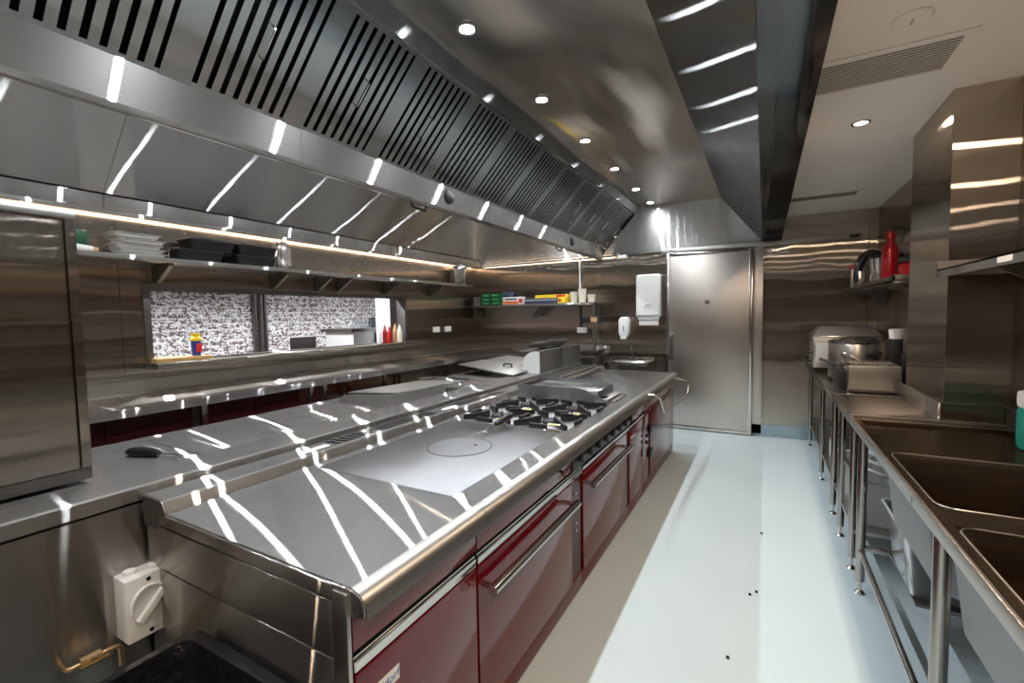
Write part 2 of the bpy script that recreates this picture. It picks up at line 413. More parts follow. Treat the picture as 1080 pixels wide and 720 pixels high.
# ------------------------------------------------------------------ camera
H = 1.48
yaw, pitch, roll = R(29.307), R(3.252), R(-1.05)
cy, sy = math.cos(yaw), math.sin(yaw)
r = Vector((cy, sy, 0)); f = Vector((-sy, cy, 0)); u = Vector((0, 0, 1))
f2 = f*math.cos(pitch)-u*math.sin(pitch); u2 = u*math.cos(pitch)+f*math.sin(pitch)
r3 = r*math.cos(roll)+u2*math.sin(roll); u3 = -r*math.sin(roll)+u2*math.cos(roll)
cd = bpy.data.cameras.new('camera'); cam = bpy.data.objects.new('camera', cd); COL.objects.link(cam)
cd.sensor_width = 36; cd.lens = 474.7/1080*36; cd.clip_start = .02
mw = Matrix((r3, u3, -f2)).transposed().to_4x4(); mw.translation = (0, 0, H); cam.matrix_world = mw
SC.camera = cam

# ------------------------------------------------------------------ extraction hood
HY0, HY1 = -1.2, 6.085
hood = thing('extraction_hood', 'long stainless extraction hood over the range island with sloping sides', 'extraction hood', (-1.95, 2.4, 2.28))
# left skirt: slope sheets
mb = MB(); A = (-3.945, 2.37); B = (-3.46, 2.86)
for a, b in zip([HY0, .2, 1.37, 3.67, 5.2], [.2, 1.37, 3.67, 5.2, HY1-.012]):
    mb.hexa([(A[0], a+.0015, A[1]), (A[0], b-.0015, A[1]), (A[0]-.01, b-.0015, A[1]+.006), (A[0]-.01, a+.0015, A[1]+.006), (B[0], a+.0015, B[1]), (B[0], b-.0015, B[1]), (B[0]-.01, b-.0015, B[1]+.006), (B[0]-.01, a+.0015, B[1]+.006)])
part(hood, 'left_slope', mb, 'hoodz')
mb = MB(); mb.box(-4.05, -3.95, HY0, 1.368, 2.262, 2.36, .003).box(-4.05, -3.95, 1.372, HY1-.012, 2.262, 2.36, .003); part(hood, 'left_rail', mb, 'frontz')
part(hood, 'left_roof', MB().box(-3.48, -2.44, HY0, HY1, 2.86, 2.872), 'hoodx')
# right skirt
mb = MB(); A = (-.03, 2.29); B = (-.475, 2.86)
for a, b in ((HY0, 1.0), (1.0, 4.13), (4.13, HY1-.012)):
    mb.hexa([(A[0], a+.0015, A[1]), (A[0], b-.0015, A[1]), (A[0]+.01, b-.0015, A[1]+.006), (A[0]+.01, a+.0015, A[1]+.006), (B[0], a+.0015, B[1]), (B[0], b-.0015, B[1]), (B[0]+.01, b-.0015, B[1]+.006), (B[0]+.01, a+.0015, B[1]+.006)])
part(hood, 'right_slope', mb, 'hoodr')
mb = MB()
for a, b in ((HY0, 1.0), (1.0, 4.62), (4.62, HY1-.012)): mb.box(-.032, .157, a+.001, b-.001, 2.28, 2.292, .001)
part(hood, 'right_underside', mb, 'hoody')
part(hood, 'outer_face', MB().box(.147, .157, HY0, HY1-.012, 2.293, ZC+.05), 'frontz')
mb = MB()
for a, b in ((HY0, 1.0), (1.0, 4.13), (4.13, HY1)): mb.box(-1.455, -.465, a+.0015, b-.0015, 2.86, 2.872)
part(hood, 'right_roof', mb, 'hoodx')
# end sheet against the far wall
mb = MB(); mb.extr([(-3.95, 2.29), (-3.95, 2.37), (-3.46, 2.86), (-2.47, 2.86), (-2.44, 2.80), (-2.03, 2.30)], 'Y', HY1-.01, HY1)
mb.extr([(-1.945, 2.30), (-1.50, 2.80), (-1.46, 2.86), (-.475, 2.86), (-.03, 2.29)], 'Y', HY1-.01, HY1)
mb.box(-4.03, .155, HY1-.026, HY1-.011, 2.272, 2.29)
part(hood, 'end_panel', mb, 'hoodz')
mb = MB(); mb.extr([(-4.05, 2.28), (-4.05, 2.9), (.15, 2.9), (.15, 2.28)], 'Y', HY0-.012, HY0); part(hood, 'near_end_panel', mb, 'hoodz')
# central gutter
mb = MB()
for a, b in ((HY0, 1.44), (1.44, 3.92), (3.92, 6.06)):
    mb.extr([(-1.945, 2.395), (-1.945, 2.235), (-1.965, 2.228), (-2.015, 2.228), (-2.035, 2.235), (-2.035, 2.395), (-2.028, 2.395), (-2.028, 2.245), (-1.952, 2.245), (-1.952, 2.395)], 'Y', a+.001, b-.001)
part(hood, 'gutter', mb, 'frontz', ang=60)
part(hood, 'gutter_rib', MB().box(-1.993, -1.987, HY0, 6.06, 2.222, 2.229), 'tube')
# rails above filters, back of the filter housings
for s, nm in ((1, 'right'), (-1, 'left')):
    X = lambda x: -1.99+s*(x+1.99)
    mb = MB(); mb.extr([(X(-1.52), 2.79), (X(-1.50), 2.79), (X(-1.452), 2.862), (X(-1.47), 2.872), (X(-1.53), 2.872)], 'Y', HY0, HY1-.012); part(hood, 'upper_rail', mb, 'hoodr')
part(hood, 'filter_housing', MB().extr([(-1.99, 2.41), (-1.60, 2.80), (-2.38, 2.80)], 'Y', HY0+.01, 6.05), 'voidblack')
# drain covers and their loops on the gutter
for k, y in enumerate((2.60, 4.93)):
    c = part(hood, 'drain_cover', MB().lathe((-1.944, y, 2.325), [(.050, -.002), (.050, .008), (.04, .011), (.0, .011)], 24, 'X'), 'black', label='black round drain cover')
    c.scale = (1, 1, 1)
    part(hood, 'pull_loop', MB().tube([(-2.0, y-.33, 2.24), (-2.0, y-.33, 2.20), (-2.0, y-.19, 2.195), (-2.0, y-.19, 2.24)], .008, fillet=.03), 'black', label='black pull loop')
# baffle filters (parts, each with its handle)
UV = Vector((.707, 0, .707)); NV = Vector((.707, 0, -.707))
def make_filter(y0, side):
    o = Vector((-1.945, y0, 2.388)); U, N = UV.copy(), NV.copy()
    if side < 0: o.x = -2.035; U.x *= -1; N.x *= -1
    Y = Vector((0, 1, 0)); Lf = .585
    mb = MB(); back = o-N*.03
    mb.obox(o-N*.012, Y*.052, U*Lf, N*.012); mb.obox(o-N*.012+Y*.428, Y*.052, U*Lf, N*.012)
    mb.obox(o-N*.012+Y*.052, Y*.376, U*.018, N*.010); mb.obox(o-N*.012+Y*.052+U*(Lf-.018), Y*.376, U*.018, N*.010)
    for k in range(7):
        yy = .052+.0195+k*.0515
        mb.obox(o-N*.012+Y*yy+U*.018, Y*.030, U*(Lf-.036), N*.012)
        mb.obox(o-N*.012+Y*yy+U*.018, Y*.002, U*(Lf-.036), -N*.012); mb.obox(o-N*.012+Y*(yy+.028)+U*.018, Y*.002, U*(Lf-.036), -N*.012)
    f = part(hood, 'grease_filter', mb, 'filter')
    part(hood, 'filter_back', MB().obox(o-N*.03, Y*.478, U*Lf, N*.003), 'voidblack', parent=f)
    h = o+Y*.24+U*.22
    part(hood, 'filter_handle', MB().tube([h-N*.002, h+N*.03, h+N*.03+U*.13, h+U*.13-N*.002], .0035, 8, fillet=.01), 'tube', parent=f)
for k in range(-2, 11):
    y0 = .91+.48*k
    if y0 > 5.75: break
    if y0 > 5.5: pass
    make_filter(y0, 1)
for k in range(-2, 11): 
    if k < 11: 
        y0 = .91+.48*k
        if y0 < 5.6 and False: make_filter(y0, -1)
mb = MB().obox(Vector((-2.035, HY0, 2.388)), Vector((0, 7.25, 0)), Vector((-.41, 0, .41)), Vector((.01, 0, .01))); part(hood, 'left_filter_bank', mb, 'filter')
mb = MB().obox(Vector((-1.945, 5.71, 2.388)), Vector((0, .37, 0)), Vector((.41, 0, .41)), Vector((-.01, 0, .01))); part(hood, 'blank_panel', mb, 'filter')

# ---- hood downlights
def downlight_proto(name, label, rad, mat):
    t = thing(name, label, 'downlight', (0, 0, 0))
    part(t, 'trim_ring', MB().lathe((0, 0, 0), [(rad*.72, .0), (rad*.76, -.006), (rad, -.008), (rad*1.06, -.003), (rad*1.06, .0)], 28), 'tube')
    part(t, 'lens', MB().lathe((0, 0, 0), [(0, -.004), (rad*.70, -.004), (rad*.72, .0)], 24), mat)
    return t
dl = downlight_proto('hood_downlight', 'x', .048, 'lampglass')
dys = [1.86, 2.69, 3.49, 4.30, 5.12, 5.83]
repeat(dl, [(-1.26, y, 2.859) for y in dys], [
    'round downlight in the hood roof nearest the camera, largest of the row',
    'round hood downlight second nearest the camera in the row',
    'round hood downlight third from the camera, just before the roof seam',
    'round hood downlight fourth from the camera, just beyond the roof seam',
    'round hood downlight second from the far end panel',
    'round hood downlight closest to the far end panel, smallest of the row'], 'downlights in the hood roof')
for y in dys+[1.03, .2, -.6]:
    for x in (-1.26, -2.72):
        ld = bpy.data.lights.new('hood_lamp', 'SPOT'); ld.energy = 46; ld.color = (.90, .96, 1.); ld.shadow_soft_size = .018
        ld.spot_size = R(180); ld.spot_blend = 1.
        lo = bpy.data.objects.new('hood_lamp', ld); COL.objects.link(lo); lo.location = (x, y, 2.845)
cl = downlight_proto('ceiling_downlight', 'warm round downlight in the painted ceiling by the pier', .045, 'lampwarm'); cl.location = (.47, 3.30, ZC-.0005)
WARML = [(.47, 3.30), (.54, 2.02), (.56, .75), (.5, -.55), (.5, -1.9), (-1.4, -2.2), (-3.2, -2.2)]  # last two are added behind the camera to warm the steel walls
for x, y in WARML:
    ld = bpy.data.lights.new('ceiling_lamp', 'SPOT'); ld.energy = 62; ld.color = (1., .80, .60); ld.shadow_soft_size = .022
    ld.spot_size = R(180); ld.spot_blend = 1.
    lo = bpy.data.objects.new('ceiling_lamp', ld); COL.objects.link(lo); lo.location = (x, y, ZC-.02)
t = thing('light_strip', 'added warm fill light strip tucked behind the hood rail above the left wall shelf', 'light', (-4.0, 3.2, 2.25))  # unseen strip added to warm the wall above the shelf
part(t, 'housing', MB().box(-3.962, -3.952, .8, 6.0, 2.232, 2.2615, .001), 'frontz'); part(t, 'diffuser', MB().box(-3.966, -3.9625, .82, 5.98, 2.238, 2.2595), 'stripwarm')
t = thing('light_strip', 'added warm fill light strip under the far end of the hood along the far wall', 'light', (-2.6, 6.03, 2.25))  # second added strip, warms the top of the far wall
part(t, 'housing', MB().box(-3.94, -1.80, 6.02, 6.03, 2.246, 2.2715, .001), 'frontz'); part(t, 'diffuser', MB().box(-3.93, -1.82, 6.0305, 6.034, 2.250, 2.270), 'stripwarm')
# dining room lamps
for y in (1.2, 2.6, 4.0, 5.6, 7.5):
    ld = bpy.data.lights.new('dining_lamp', 'SPOT'); ld.energy = 300; ld.color = (.93, .96, 1.); ld.shadow_soft_size = .05; ld.spot_size = R(150); ld.spot_blend = .5
    lo = bpy.data.objects.new('dining_lamp', ld); COL.objects.link(lo); lo.location = (-5.2, y, 2.9); lo.rotation_euler = (0, R(-25), 0)

# ------------------------------------------------------------------ ceiling fittings
def vent(loc, x0, x1, y0, y1, label):
    t = thing('ceiling_vent', label, 'vent', loc, 'slot diffusers in the ceiling'); z = ZC
    mb = MB(); f = .035
    mb.box(x0, x1, y0, y0+f, z-.006, z).box(x0, x1, y1-f, y1, z-.006, z).box(x0, x0+f, y0+f, y1-f, z-.006, z).box(x1-f, x1, y0+f, y1-f, z-.006, z)
    part(t, 'frame', mb, 'ceil')
    part(t, 'backing', MB().box(x0+f, x1-f, y0+f, y1-f, z-.0015, z-.0005), 'ventdark')
    n = int((y1-y0-2*f)/.022); mb = MB()
    for k in range(n):
        yy = y0+f+(k+.5)*(y1-y0-2*f)/n; mb.obox((x0+f, yy-.007, z-.006), (x1-x0-2*f, 0, 0), (0, .014, .003), (0, .0, .002))
    part(t, 'slats', mb, 'ceil')
vent((.46, 2.63, ZC-.006), .165, .71, 2.43, 2.80, 'large slotted air diffuser in the painted ceiling nearest the camera')
vent((.46, 5.2, ZC-.006), .165, .76, 5.08, 5.32, 'small distant slotted air diffuser in the ceiling by the far wall')
t = thing('ceiling_sensor', 'flat round white sensor disc on the painted ceiling', 'sensor', (.463, 2.24, ZC))
part(t, 'disc', MB().lathe((.463, 2.24, ZC), [(.0, -.012), (.055, -.011), (.062, -.004), (.062, 0)], 28), 'ceil'); part(t, 'sensor_slot', MB().box(.459, .467, 2.22, 2.26, ZC-.014, ZC-.011), 'greyp')

# ------------------------------------------------------------------ right hand range line
XF, ZT = -.84, .85
XB = -1.70
def top_profile(x0):    # section of the flat worktop
    return [(x0, ZT), (-.838, ZT), (-.838, ZT-.014), (x0, ZT-.014)]
NOSE = [(-.838, ZT), (-.826, ZT-.002), (-.812, ZT-.007), (-.801, ZT-.015), (-.794, ZT-.025), (-.791, ZT-.032), (-.786, ZT-.060), (-.793, ZT-.060), (-.797, ZT-.036), (-.81, ZT-.02), (-.825, ZT-.014), (-.838, ZT-.014)]
def ledge_profile():
    return [(XB-.03, .891), (-1.853, .891), (-1.856, .885), (-1.856, .80), (XB-.03, .80)]
LFACE = [(XB-.004, ZT), (XB-.02, .880), (XB-.023, .887), (XB-.03, .891), (XB-.03, .80), (XB-.004, .80)]
def top_unit(root, y0, y1, hole=None):
    mb = MB(); a, b = y0+.001, y1-.001
    if hole:
        hx0, hx1, hy0, hy1 = hole
        mb.extr(top_profile(hx1), 'Y', a, b); mb.box(XB, hx0, a, b, ZT-.014, ZT); mb.box(hx0, hx1, a, hy0, ZT-.014, ZT); mb.box(hx0, hx1, hy1, b, ZT-.014, ZT)
    else: mb.extr(top_profile(XB), 'Y', a, b)
    part(root, 'worktop', mb, 'top', ang=50)
    part(root, 'rolled_edge', MB().extr(NOSE, 'Y', a, b), 'nose', ang=28)
    part(root, 'rear_ledge', MB().extr(ledge_profile(), 'Y', a, b), 'top', ang=30)
    part(root, 'ledge_face', MB().extr(LFACE, 'Y', a, b), 'frontz', ang=30)
def carcass(root, y0, y1, z0=.001):
    part(root, 'carcass', MB().box(-1.855, -.862, y0+.002, y1-.002, z0, ZT-.06), 'endx')
def bar_handle(root, door, y0, y1, z, x=-.785):
    mb = MB().cyl((x, y0, z), (x, y1, z), .018, seg=20)
    for yy in (y0+.02, y1-.02): mb.cyl((XF, yy, z), (x, yy, z), .012, seg=14)
    part(root, 'handle', mb, 'tube', parent=door, label='polished steel bar handle')

# 1: plain end unit with fridge door
u1 = thing('range_end_unit', 'burgundy end unit nearest the camera with bare steel worktop and maker badge', 'range cooker', (-1.3, .95, 0))
top_unit(u1, .70, 1.225); carcass(u1, .70, 1.225)
part(u1, 'end_strip', MB().box(-.893, -.842, .688, .70, .05, ZT-.012, .003), 'vpot')
part(u1, 'end_cap', MB().extr([(-.893, ZT-.001), (-.865, ZT-.001), (-.835, ZT-.002), (-.812, ZT-.007), (-.798, ZT-.018), (-.791, ZT-.034), (-.791, ZT-.056), (-.84, ZT-.068), (-.893, ZT-.06)], 'Y', .694, .70), 'endx')
part(u1, 'screw', MB().cyl((-.82, .690, ZT-.038), (-.82, .694, ZT-.038), .0035, seg=10).cyl((-.798, .690, ZT-.046), (-.798, .694, ZT-.046), .003, seg=10), 'black')
part(u1, 'end_panel', MB().box(-1.735, -.896, .690, .699, .812, .848, .001).box(-1.735, -.896, .688, .699, .665, .808, .002).box(-1.735, -.896, .688, .699, .06, .661, .002), 'endx')
part(u1, 'ledge_cap', MB().extr([(XB-.002, ZT-.03), (XB-.002, ZT), (XB-.022, .884), (XB-.03, .890), (-1.852, .890), (-1.852, ZT-.06), (-1.74, ZT-.06)], 'Y', .694, .70), 'darksteel')
part(u1, 'fascia', MB().box(-.862, XF, .702, 1.222, .69, .80, .002), 'red')
part(u1, 'trim_strip', MB().box(-.862, XF+.004, .702, 1.215, .640, .668, .002).box(-.862, XF-.002, .702, 1.215, .670, .676), 'tube')
d = part(u1, 'door', MB().box(-.865, XF, .706, 1.219, .10, .630, .004), 'red')
bd = part(u1, 'badge', MB().box(XF, XF+.002, .733, .848, .523, .563, .001), 'badge', parent=d, label='white maker badge')
lt = lettering(u1, d, 'Waldorf', .032, 'badgeblue', frame((XF+.0022, .7375, .533), (0, 1, 0), (0, 0, 1)), 'badge_lettering')
part(u1, 'plinth', MB().box(-.90, XF-.006, .702, 1.222, .012, .096, .002), 'redd')
part(u1, 'shadow_gap', MB().box(-.88, -.848, .702, 1.222, .630, .69), 'voidblack')

# 2: solid target top over an oven
u2 = thing('target_top_range', 'burgundy oven range with smooth grey solid top and round centre plate', 'range cooker', (-1.3, 1.7, 0))
top_unit(u2, 1.225, 2.235, (-1.655, -.945, 1.24, 2.215)); carcass(u2, 1.225, 2.235)
pl = part(u2, 'solid_top', MB().box(-1.652, -.948, 1.243, 2.212, ZT-.02, ZT+.001, .002), 'plate')
cx, cyy = -1.285, 1.752
part(u2, 'centre_plate', MB().lathe((cx, cyy, ZT), [(0, .0022), (.1525, .0022), (.153, .0018), (.153, -.004)], 56), 'plate', parent=pl, ang=8)
part(u2, 'centre_ring', MB().lathe((cx, cyy, ZT), [(.1535, .0008), (.1535, .0022), (.158, .0022), (.158, .0008)], 56, cap=False), 'blackm', parent=pl)
part(u2, 'lifting_hole', MB().lathe((-1.225, 1.80, ZT+.0028), [(.0, .0004), (.009, .0004), (.009, 0)], 14), 'voidblack', parent=pl)
part(u2, 'fascia', MB().box(-.862, XF, 1.228, 2.10, .69, .80, .002), 'red')
part(u2, 'shadow_gap', MB().box(-.88, -.848, 1.228, 2.232, .630, .69), 'voidblack')
part(u2, 'trim_strip', MB().box(-.862, XF+.004, 1.228, 2.225, .640, .668, .002).box(-.862, XF-.002, 1.228, 2.225, .670, .676), 'tube')
part(u2, 'thermostat_pin', MB().cyl((XF, 1.96, .73), (XF+.014, 1.96, .73), .007, seg=10), 'black')
d = part(u2, 'oven_door', MB().box(-.865, XF, 1.231, 2.085, .10, .630, .005), 'red'); bar_handle(u2, d, 1.235, 2.03, .560)
hg = part(u2, 'hinge_column', MB().box(-.866, XF-.010, 2.09, 2.232, .10, .630), 'maroon')
for z in (.555, .50, .40, .36): part(u2, 'hinge_bolt', MB().cyl((XF-.01, 2.145, z), (XF, 2.145, z), .008, seg=12), 'tube', parent=hg)
part(u2, 'plinth', MB().box(-.90, XF-.006, 1.228, 2.232, .012, .096, .002), 'redd')

# 3: open burners over an oven
BY0, BY1 = 2.235, 3.05
u3 = thing('open_burner_range', 'burgundy oven range with four black open gas burners and control knobs', 'range cooker', (-1.3, 2.65, 0))
top_unit(u3, BY0, BY1, (-1.655, -.935, 2.25, 3.03)); carcass(u3, BY0, BY1)
part(u3, 'spill_tray', MB().box(-1.655, -.935, 2.25, 3.03, ZT-.035, ZT-.012), 'dull')
bc = [(-1.46, 2.43), (-1.46, 2.83), (-1.12, 2.43), (-1.12, 2.83)]
bc = [(x, y) for x in (-1.47, -1.11) for y in (2.44, 2.83)]
for (bx, by) in bc:
    g = MB()
    # four tapered fingers running in from the corners, and the side bars
    for sx, sy in ((1, 1), (1, -1), (-1, 1), (-1, -1)):
        o = Vector((bx+sx*.165, by+sy*.165, ZT-.01)); e = Vector((bx+sx*.045, by+sy*.045, ZT-.01)); d = e-o; n = Vector((-d.y, d.x, 0)).normalized()*.0085
        g.hexa([o-n, o+n, e+n, e-n, o-n+Vector((0, 0, .030)), o+n+Vector((0, 0, .030)), e+n+Vector((0, 0, .048)), e-n+Vector((0, 0, .048))], .002)
    for ax, ay, bx2, by2 in ((.175, -.06, .175, .06), (-.175, -.06, -.175, .06)):
        g.obox((bx+ax-.008, by-.055, ZT-.01), (.016, 0, 0), (0, .11, 0), (0, 0, .030), .002)
    for s2 in (1, -1):
        g.obox((bx-.055, by+s2*.180-.008, ZT-.01), (.11, 0, 0), (0, .016, 0), (0, 0, .030), .002)
    gr = part(u3, 'pan_support', g, 'blackm')
    part(u3, 'burner_cap', MB().lathe((bx, by, ZT-.012), [(.055, 0), (.055, .012), (.045, .02), (.0, .022)], 24), 'blackm', parent=gr)
# yellow tags on the supports
for x, y in ((-1.335, 2.55), (-1.335, 2.235), (-1.005, 2.545), (-1.007, 2.25)):
    tg = part(u3, 'yellow_tag', MB().box(x-.035, x+.035, y-.012, y+.012, ZT+.026, ZT+.029), 'tag', label='small yellow tag')
    part(u3, 'tag_print', MB().box(x-.022, x+.022, y-.004, y+.004, ZT+.029, ZT+.0295), 'black', parent=tg)
kp = part(u3, 'control_panel', MB().box(-.862, XF+.004, 2.10, 3.20, .684, .80, .002), 'black')
for k in range(8):
    y = 2.155+k*.14
    mb = MB().lathe((XF+.004, y, .745), [(.030, 0), (.030, .006), (.021, .010), (.019, .030), (.0, .032)], 20, 'X'); mb.box(XF+.012, XF+.040, y-.004, y+.004, .722, .768, .002)
    kb = part(u3, 'control_knob', mb, 'black', parent=kp)
    part(u3, 'knob_mark', MB().box(XF+.040, XF+.0412, y-.0015, y+.0015, .748, .766), 'tube', parent=kp)
part(u3, 'trim_strip', MB().box(-.862, XF+.004, 2.24, 3.19, .650, .672, .002), 'tube')
d = part(u3, 'oven_door', MB().box(-.865, XF, 2.25, 3.12, .10, .640, .005), 'red'); bar_handle(u3, d, 2.25, 3.03, .575)
hg = part(u3, 'hinge_column', MB().box(-.866, XF-.010, 3.125, 3.195, .10, .640), 'maroon')
part(u3, 'plinth', MB().box(-.90, XF-.006, 2.238, 3.198, .012, .096, .002), 'redd')

# 4: narrow griddle with tall splash guards
u4 = thing('griddle_unit', 'narrow griddle with raised steel splash guards beside the open burners', 'griddle', (-1.3, 3.25, 0))
top_unit(u4, BY1, 3.62, (-1.60, -1.03, 3.075, 3.44)); carcass(u4, BY1, 3.62)
part(u4, 'griddle_plate', MB().box(-1.60, -1.03, 3.075, 3.44, ZT-.03, ZT+.082, .003), 'guard')
part(u4, 'near_guard', MB().extr([(-1.665, ZT+.001), (-1.665, ZT+.098), (-1.18, ZT+.098), (-1.10, ZT+.085), (-.945, ZT+.012), (-.945, ZT+.001)], 'Y', 3.052, 3.062), 'guard')
part(u4, 'far_guard', MB().extr([(-1.665, ZT+.001), (-1.665, ZT+.098), (-1.18, ZT+.098), (-1.10, ZT+.085), (-1.02, ZT+.02), (-1.02, ZT+.001)], 'Y', 3.455, 3.465), 'guard')
part(u4, 'rear_guard', MB().box(-1.665, -1.655, 3.062, 3.455, ZT+.001, ZT+.098), 'guard')
part(u4, 'grease_trough', MB().box(-1.028, -.96, 3.08, 3.44, ZT, ZT+.028, .002), 'dull'); part(u4, 'grease_slot', MB().box(-1.02, -.985, 3.10, 3.20, ZT+.028, ZT+.030), 'voidblack')
part(u4, 'trough_lip', MB().box(-.955, -.925, 3.14, 3.44, ZT, ZT+.010, .002), 'vpot')
part(u4, 'fascia', MB().box(-.862, XF, 3.203, 3.64, .69, .80, .002), 'red')
part(u4, 'trim_strip', MB().box(-.862, XF+.002, 3.203, 3.64, .655, .672, .002), 'tube')
d = part(u4, 'door', MB().box(-.865, XF, 3.203, 3.60, .10, .645, .004), 'red')
part(u4, 'maker_mark', MB().box(XF, XF+.0015, 3.24, 3.37, .57, .582), 'greyl', parent=d)
part(u4, 'plinth', MB().box(-.90, XF-.006, 3.2, 3.62, .012, .096, .002), 'redd')

# 5: plain end bench
u5 = thing('range_far_unit', 'burgundy far end unit with flat steel top and wraparound grab rail', 'range cooker', (-1.3, 4.3, 0))
top_unit(u5, 3.62, 5.0); carcass(u5, 3.62, 5.0)
part(u5, 'fascia', MB().box(-.862, XF, 3.643, 4.995, .69, .80, .002), 'red')
part(u5, 'trim_strip', MB().box(-.862, XF+.002, 3.643, 4.995, .665, .678, .002), 'redd')
d = part(u5, 'narrow_door', MB().box(-.865, XF, 3.604, 3.80, .10, .645, .004), 'red')
for z in (.47, .415): part(u5, 'latch', MB().box(XF, XF+.012, 3.735, 3.765, z-.014, z+.014, .002), 'black', parent=d)
part(u5, 'hinge_column', MB().box(-.866, XF-.010, 3.803, 3.885, .10, .645), 'maroon')
d = part(u5, 'wide_door', MB().box(-.865, XF, 3.89, 4.992, .10, .645, .004), 'red')
for z in (.50, .29): part(u5, 'hinge', MB().box(XF, XF+.014, 3.84, 3.96, z-.03, z+.03, .003), 'black', parent=d)
part(u5, 'plinth', MB().box(-.90, XF-.006, 3.62, 4.995, .012, .096, .002), 'redd')
part(u5, 'far_end_panel', MB().box(-1.855, -.862, 4.998, 5.004, .05, .80), 'darksteel')
part(u5, 'grab_rail', MB().tube([(-.80, 3.62, .832), (-.715, 3.62, .832), (-.715, 3.78, .665), (-.655, 4.74, .665), (-.655, 4.78, .80), (-.80, 4.72, .832)], .0125, 14, fillet=.05), 'tube')
pp = part(u5, 'rear_pipe', MB().cyl((-1.60, 3.72, ZT+.03), (-1.60, 4.95, ZT+.03), .022, seg=16).cyl((-1.675, 3.85, ZT+.045), (-1.675, 4.95, ZT+.045), .016, seg=16), 'tube')
part(u5, 'pipe_saddle', MB().box(-1.69, -1.55, 3.70, 3.76, ZT, ZT+.05, .01).box(-1.69, -1.55, 4.85, 4.91, ZT, ZT+.05, .01), 'tube', parent=pp)

# louvres of the flue in the rear ledge
def louvres(root, ys, y_label):
    for y in ys:
        mb = MB().hexa([(-1.842, y-.018, .8905), (-1.750, y-.006, .8905), (-1.750, y+.017, .8905), (-1.842, y+.005, .8905), (-1.842, y-.018, .8918), (-1.750, y-.006, .8918), (-1.750, y+.017, .8918), (-1.842, y+.005, .8918)])
        part(root, 'flue_slot', mb, 'voidblack')
    part(root, 'rating_strip', MB().box(-1.80, -1.765, y_label-.07, y_label+.07, .891, .892), 'whitep', label='pale rating strip')
louvres(u2, [1.43+.0385*k for k in range(20)], 1.32)
louvres(u3, [2.42+.0385*k for k in range(16)], 2.33)

# ------------------------------------------------------------------ left hand range line (top .92)
ZL = .90
def left_unit(root, y0, y1, hole=None, front='red'):
    a, b = y0+.001, y1-.001
    mb = MB()
    band = [(-2.09, ZL), (-2.085, ZL+.018), (-2.078, ZL+.02), (-1.875, ZL+.02), (-1.875, ZL), (-2.09, ZL-.01)]
    face = [(-1.875, ZL+.02), (-1.869, ZL+.014), (-1.869, ZL-.03), (-1.876, ZL-.034), (-1.90, ZL-.034), (-1.90, ZL-.03), (-1.876, ZL-.028)]
    edge = [(-2.735, ZL), (-2.745, ZL-.01), (-2.748, ZL-.05), (-2.74, ZL-.05), (-2.735, ZL-.014)]
    if hole:
        hx0, hx1, hy0, hy1 = hole
        mb.box(-2.735, hx0, a, b, ZL-.014, ZL).box(hx1, -2.09, a, b, ZL-.014, ZL).box(hx0, hx1, a, hy0, ZL-.014, ZL).box(hx0, hx1, hy1, b, ZL-.014, ZL)
    else: mb.box(-2.735, -2.09, a, b, ZL-.014, ZL)
    part(root, 'worktop', mb, 'top')
    part(root, 'rear_band', MB().extr(band, 'Y', a, b), 'top')
    part(root, 'band_face', MB().extr(face, 'Y', a, b), 'frontz')
    part(root, 'front_edge', MB().extr(edge, 'Y', a, b), 'frontz')
    part(root, 'carcass', MB().box(-2.68, -1.885, y0+.002, y1-.002, .001, ZL-.05), 'endx')
    part(root, 'front_panel', MB().box(-2.70, -2.681, y0+.004, y1-.004, .10, ZL-.055, .003), front)
l1 = thing('left_bench_unit', 'steel topped unit under the tall cabinet, its steel back facing the camera', 'range cooker', (-2.3, .1, 0)); left_unit(l1, -.70, .86)
part(l1, 'back_panel', MB().box(-1.884, -1.872, -.70, .855, .05, ZL-.04), 'endx')
l2 = thing('left_target_range', 'solid top range on the window side with a dark heat ring', 'range cooker', (-2.3, 1.5, 0)); left_unit(l2, .86, 2.12)
pl = part(l2, 'solid_top', MB().box(-2.66, -2.12, 1.02, 2.10, ZL, ZL+.003, .001), 'top')
part(l2, 'centre_ring', MB().lathe((-2.27, 1.63, ZL+.003), [(.118, 0), (.118, .0012), (.121, .0012), (.121, 0)], 48, cap=False), 'blackm', parent=pl)
l3 = thing('left_griddle', 'wide griddle with slanted splash guards on the window side', 'griddle', (-2.3, 2.6, 0)); left_unit(l3, 2.12, 3.05)
part(l3, 'griddle_plate', MB().box(-2.52, -2.10, 2.14, 2.62, ZL, ZL+.045, .003), 'plate')
part(l3, 'near_guard', MB().extr([(-2.60, ZL), (-2.54, ZL+.055), (-2.10, ZL+.085), (-2.075, ZL+.085), (-2.075, ZL)], 'Y', 2.124, 2.134), 'dull')
part(l3, 'rear_guard', MB().box(-2.085, -2.075, 2.134, 2.66, ZL, ZL+.085), 'dull')
part(l3, 'lid', MB().hexa([(-2.58, 2.20, ZL+.05), (-2.12, 2.20, ZL+.075), (-2.12, 2.98, ZL+.05), (-2.58, 2.98, ZL+.03), (-2.58, 2.20, ZL+.06), (-2.12, 2.20, ZL+.085), (-2.12, 2.98, ZL+.06), (-2.58, 2.98, ZL+.04)]), 'dull')
l4 = thing('left_far_bench', 'flat steel worktop run between griddle and fryers on the window side', 'worktop', (-2.3, 3.3, 0)); left_unit(l4, 3.05, 3.55)
l5 = thing('fryer_unit', 'twin deep fryer with two propped pale steel lids', 'fryer', (-2.3, 4.2, 0)); left_unit(l5, 3.55, 5.0, (-2.66, -2.14, 3.65, 4.9))
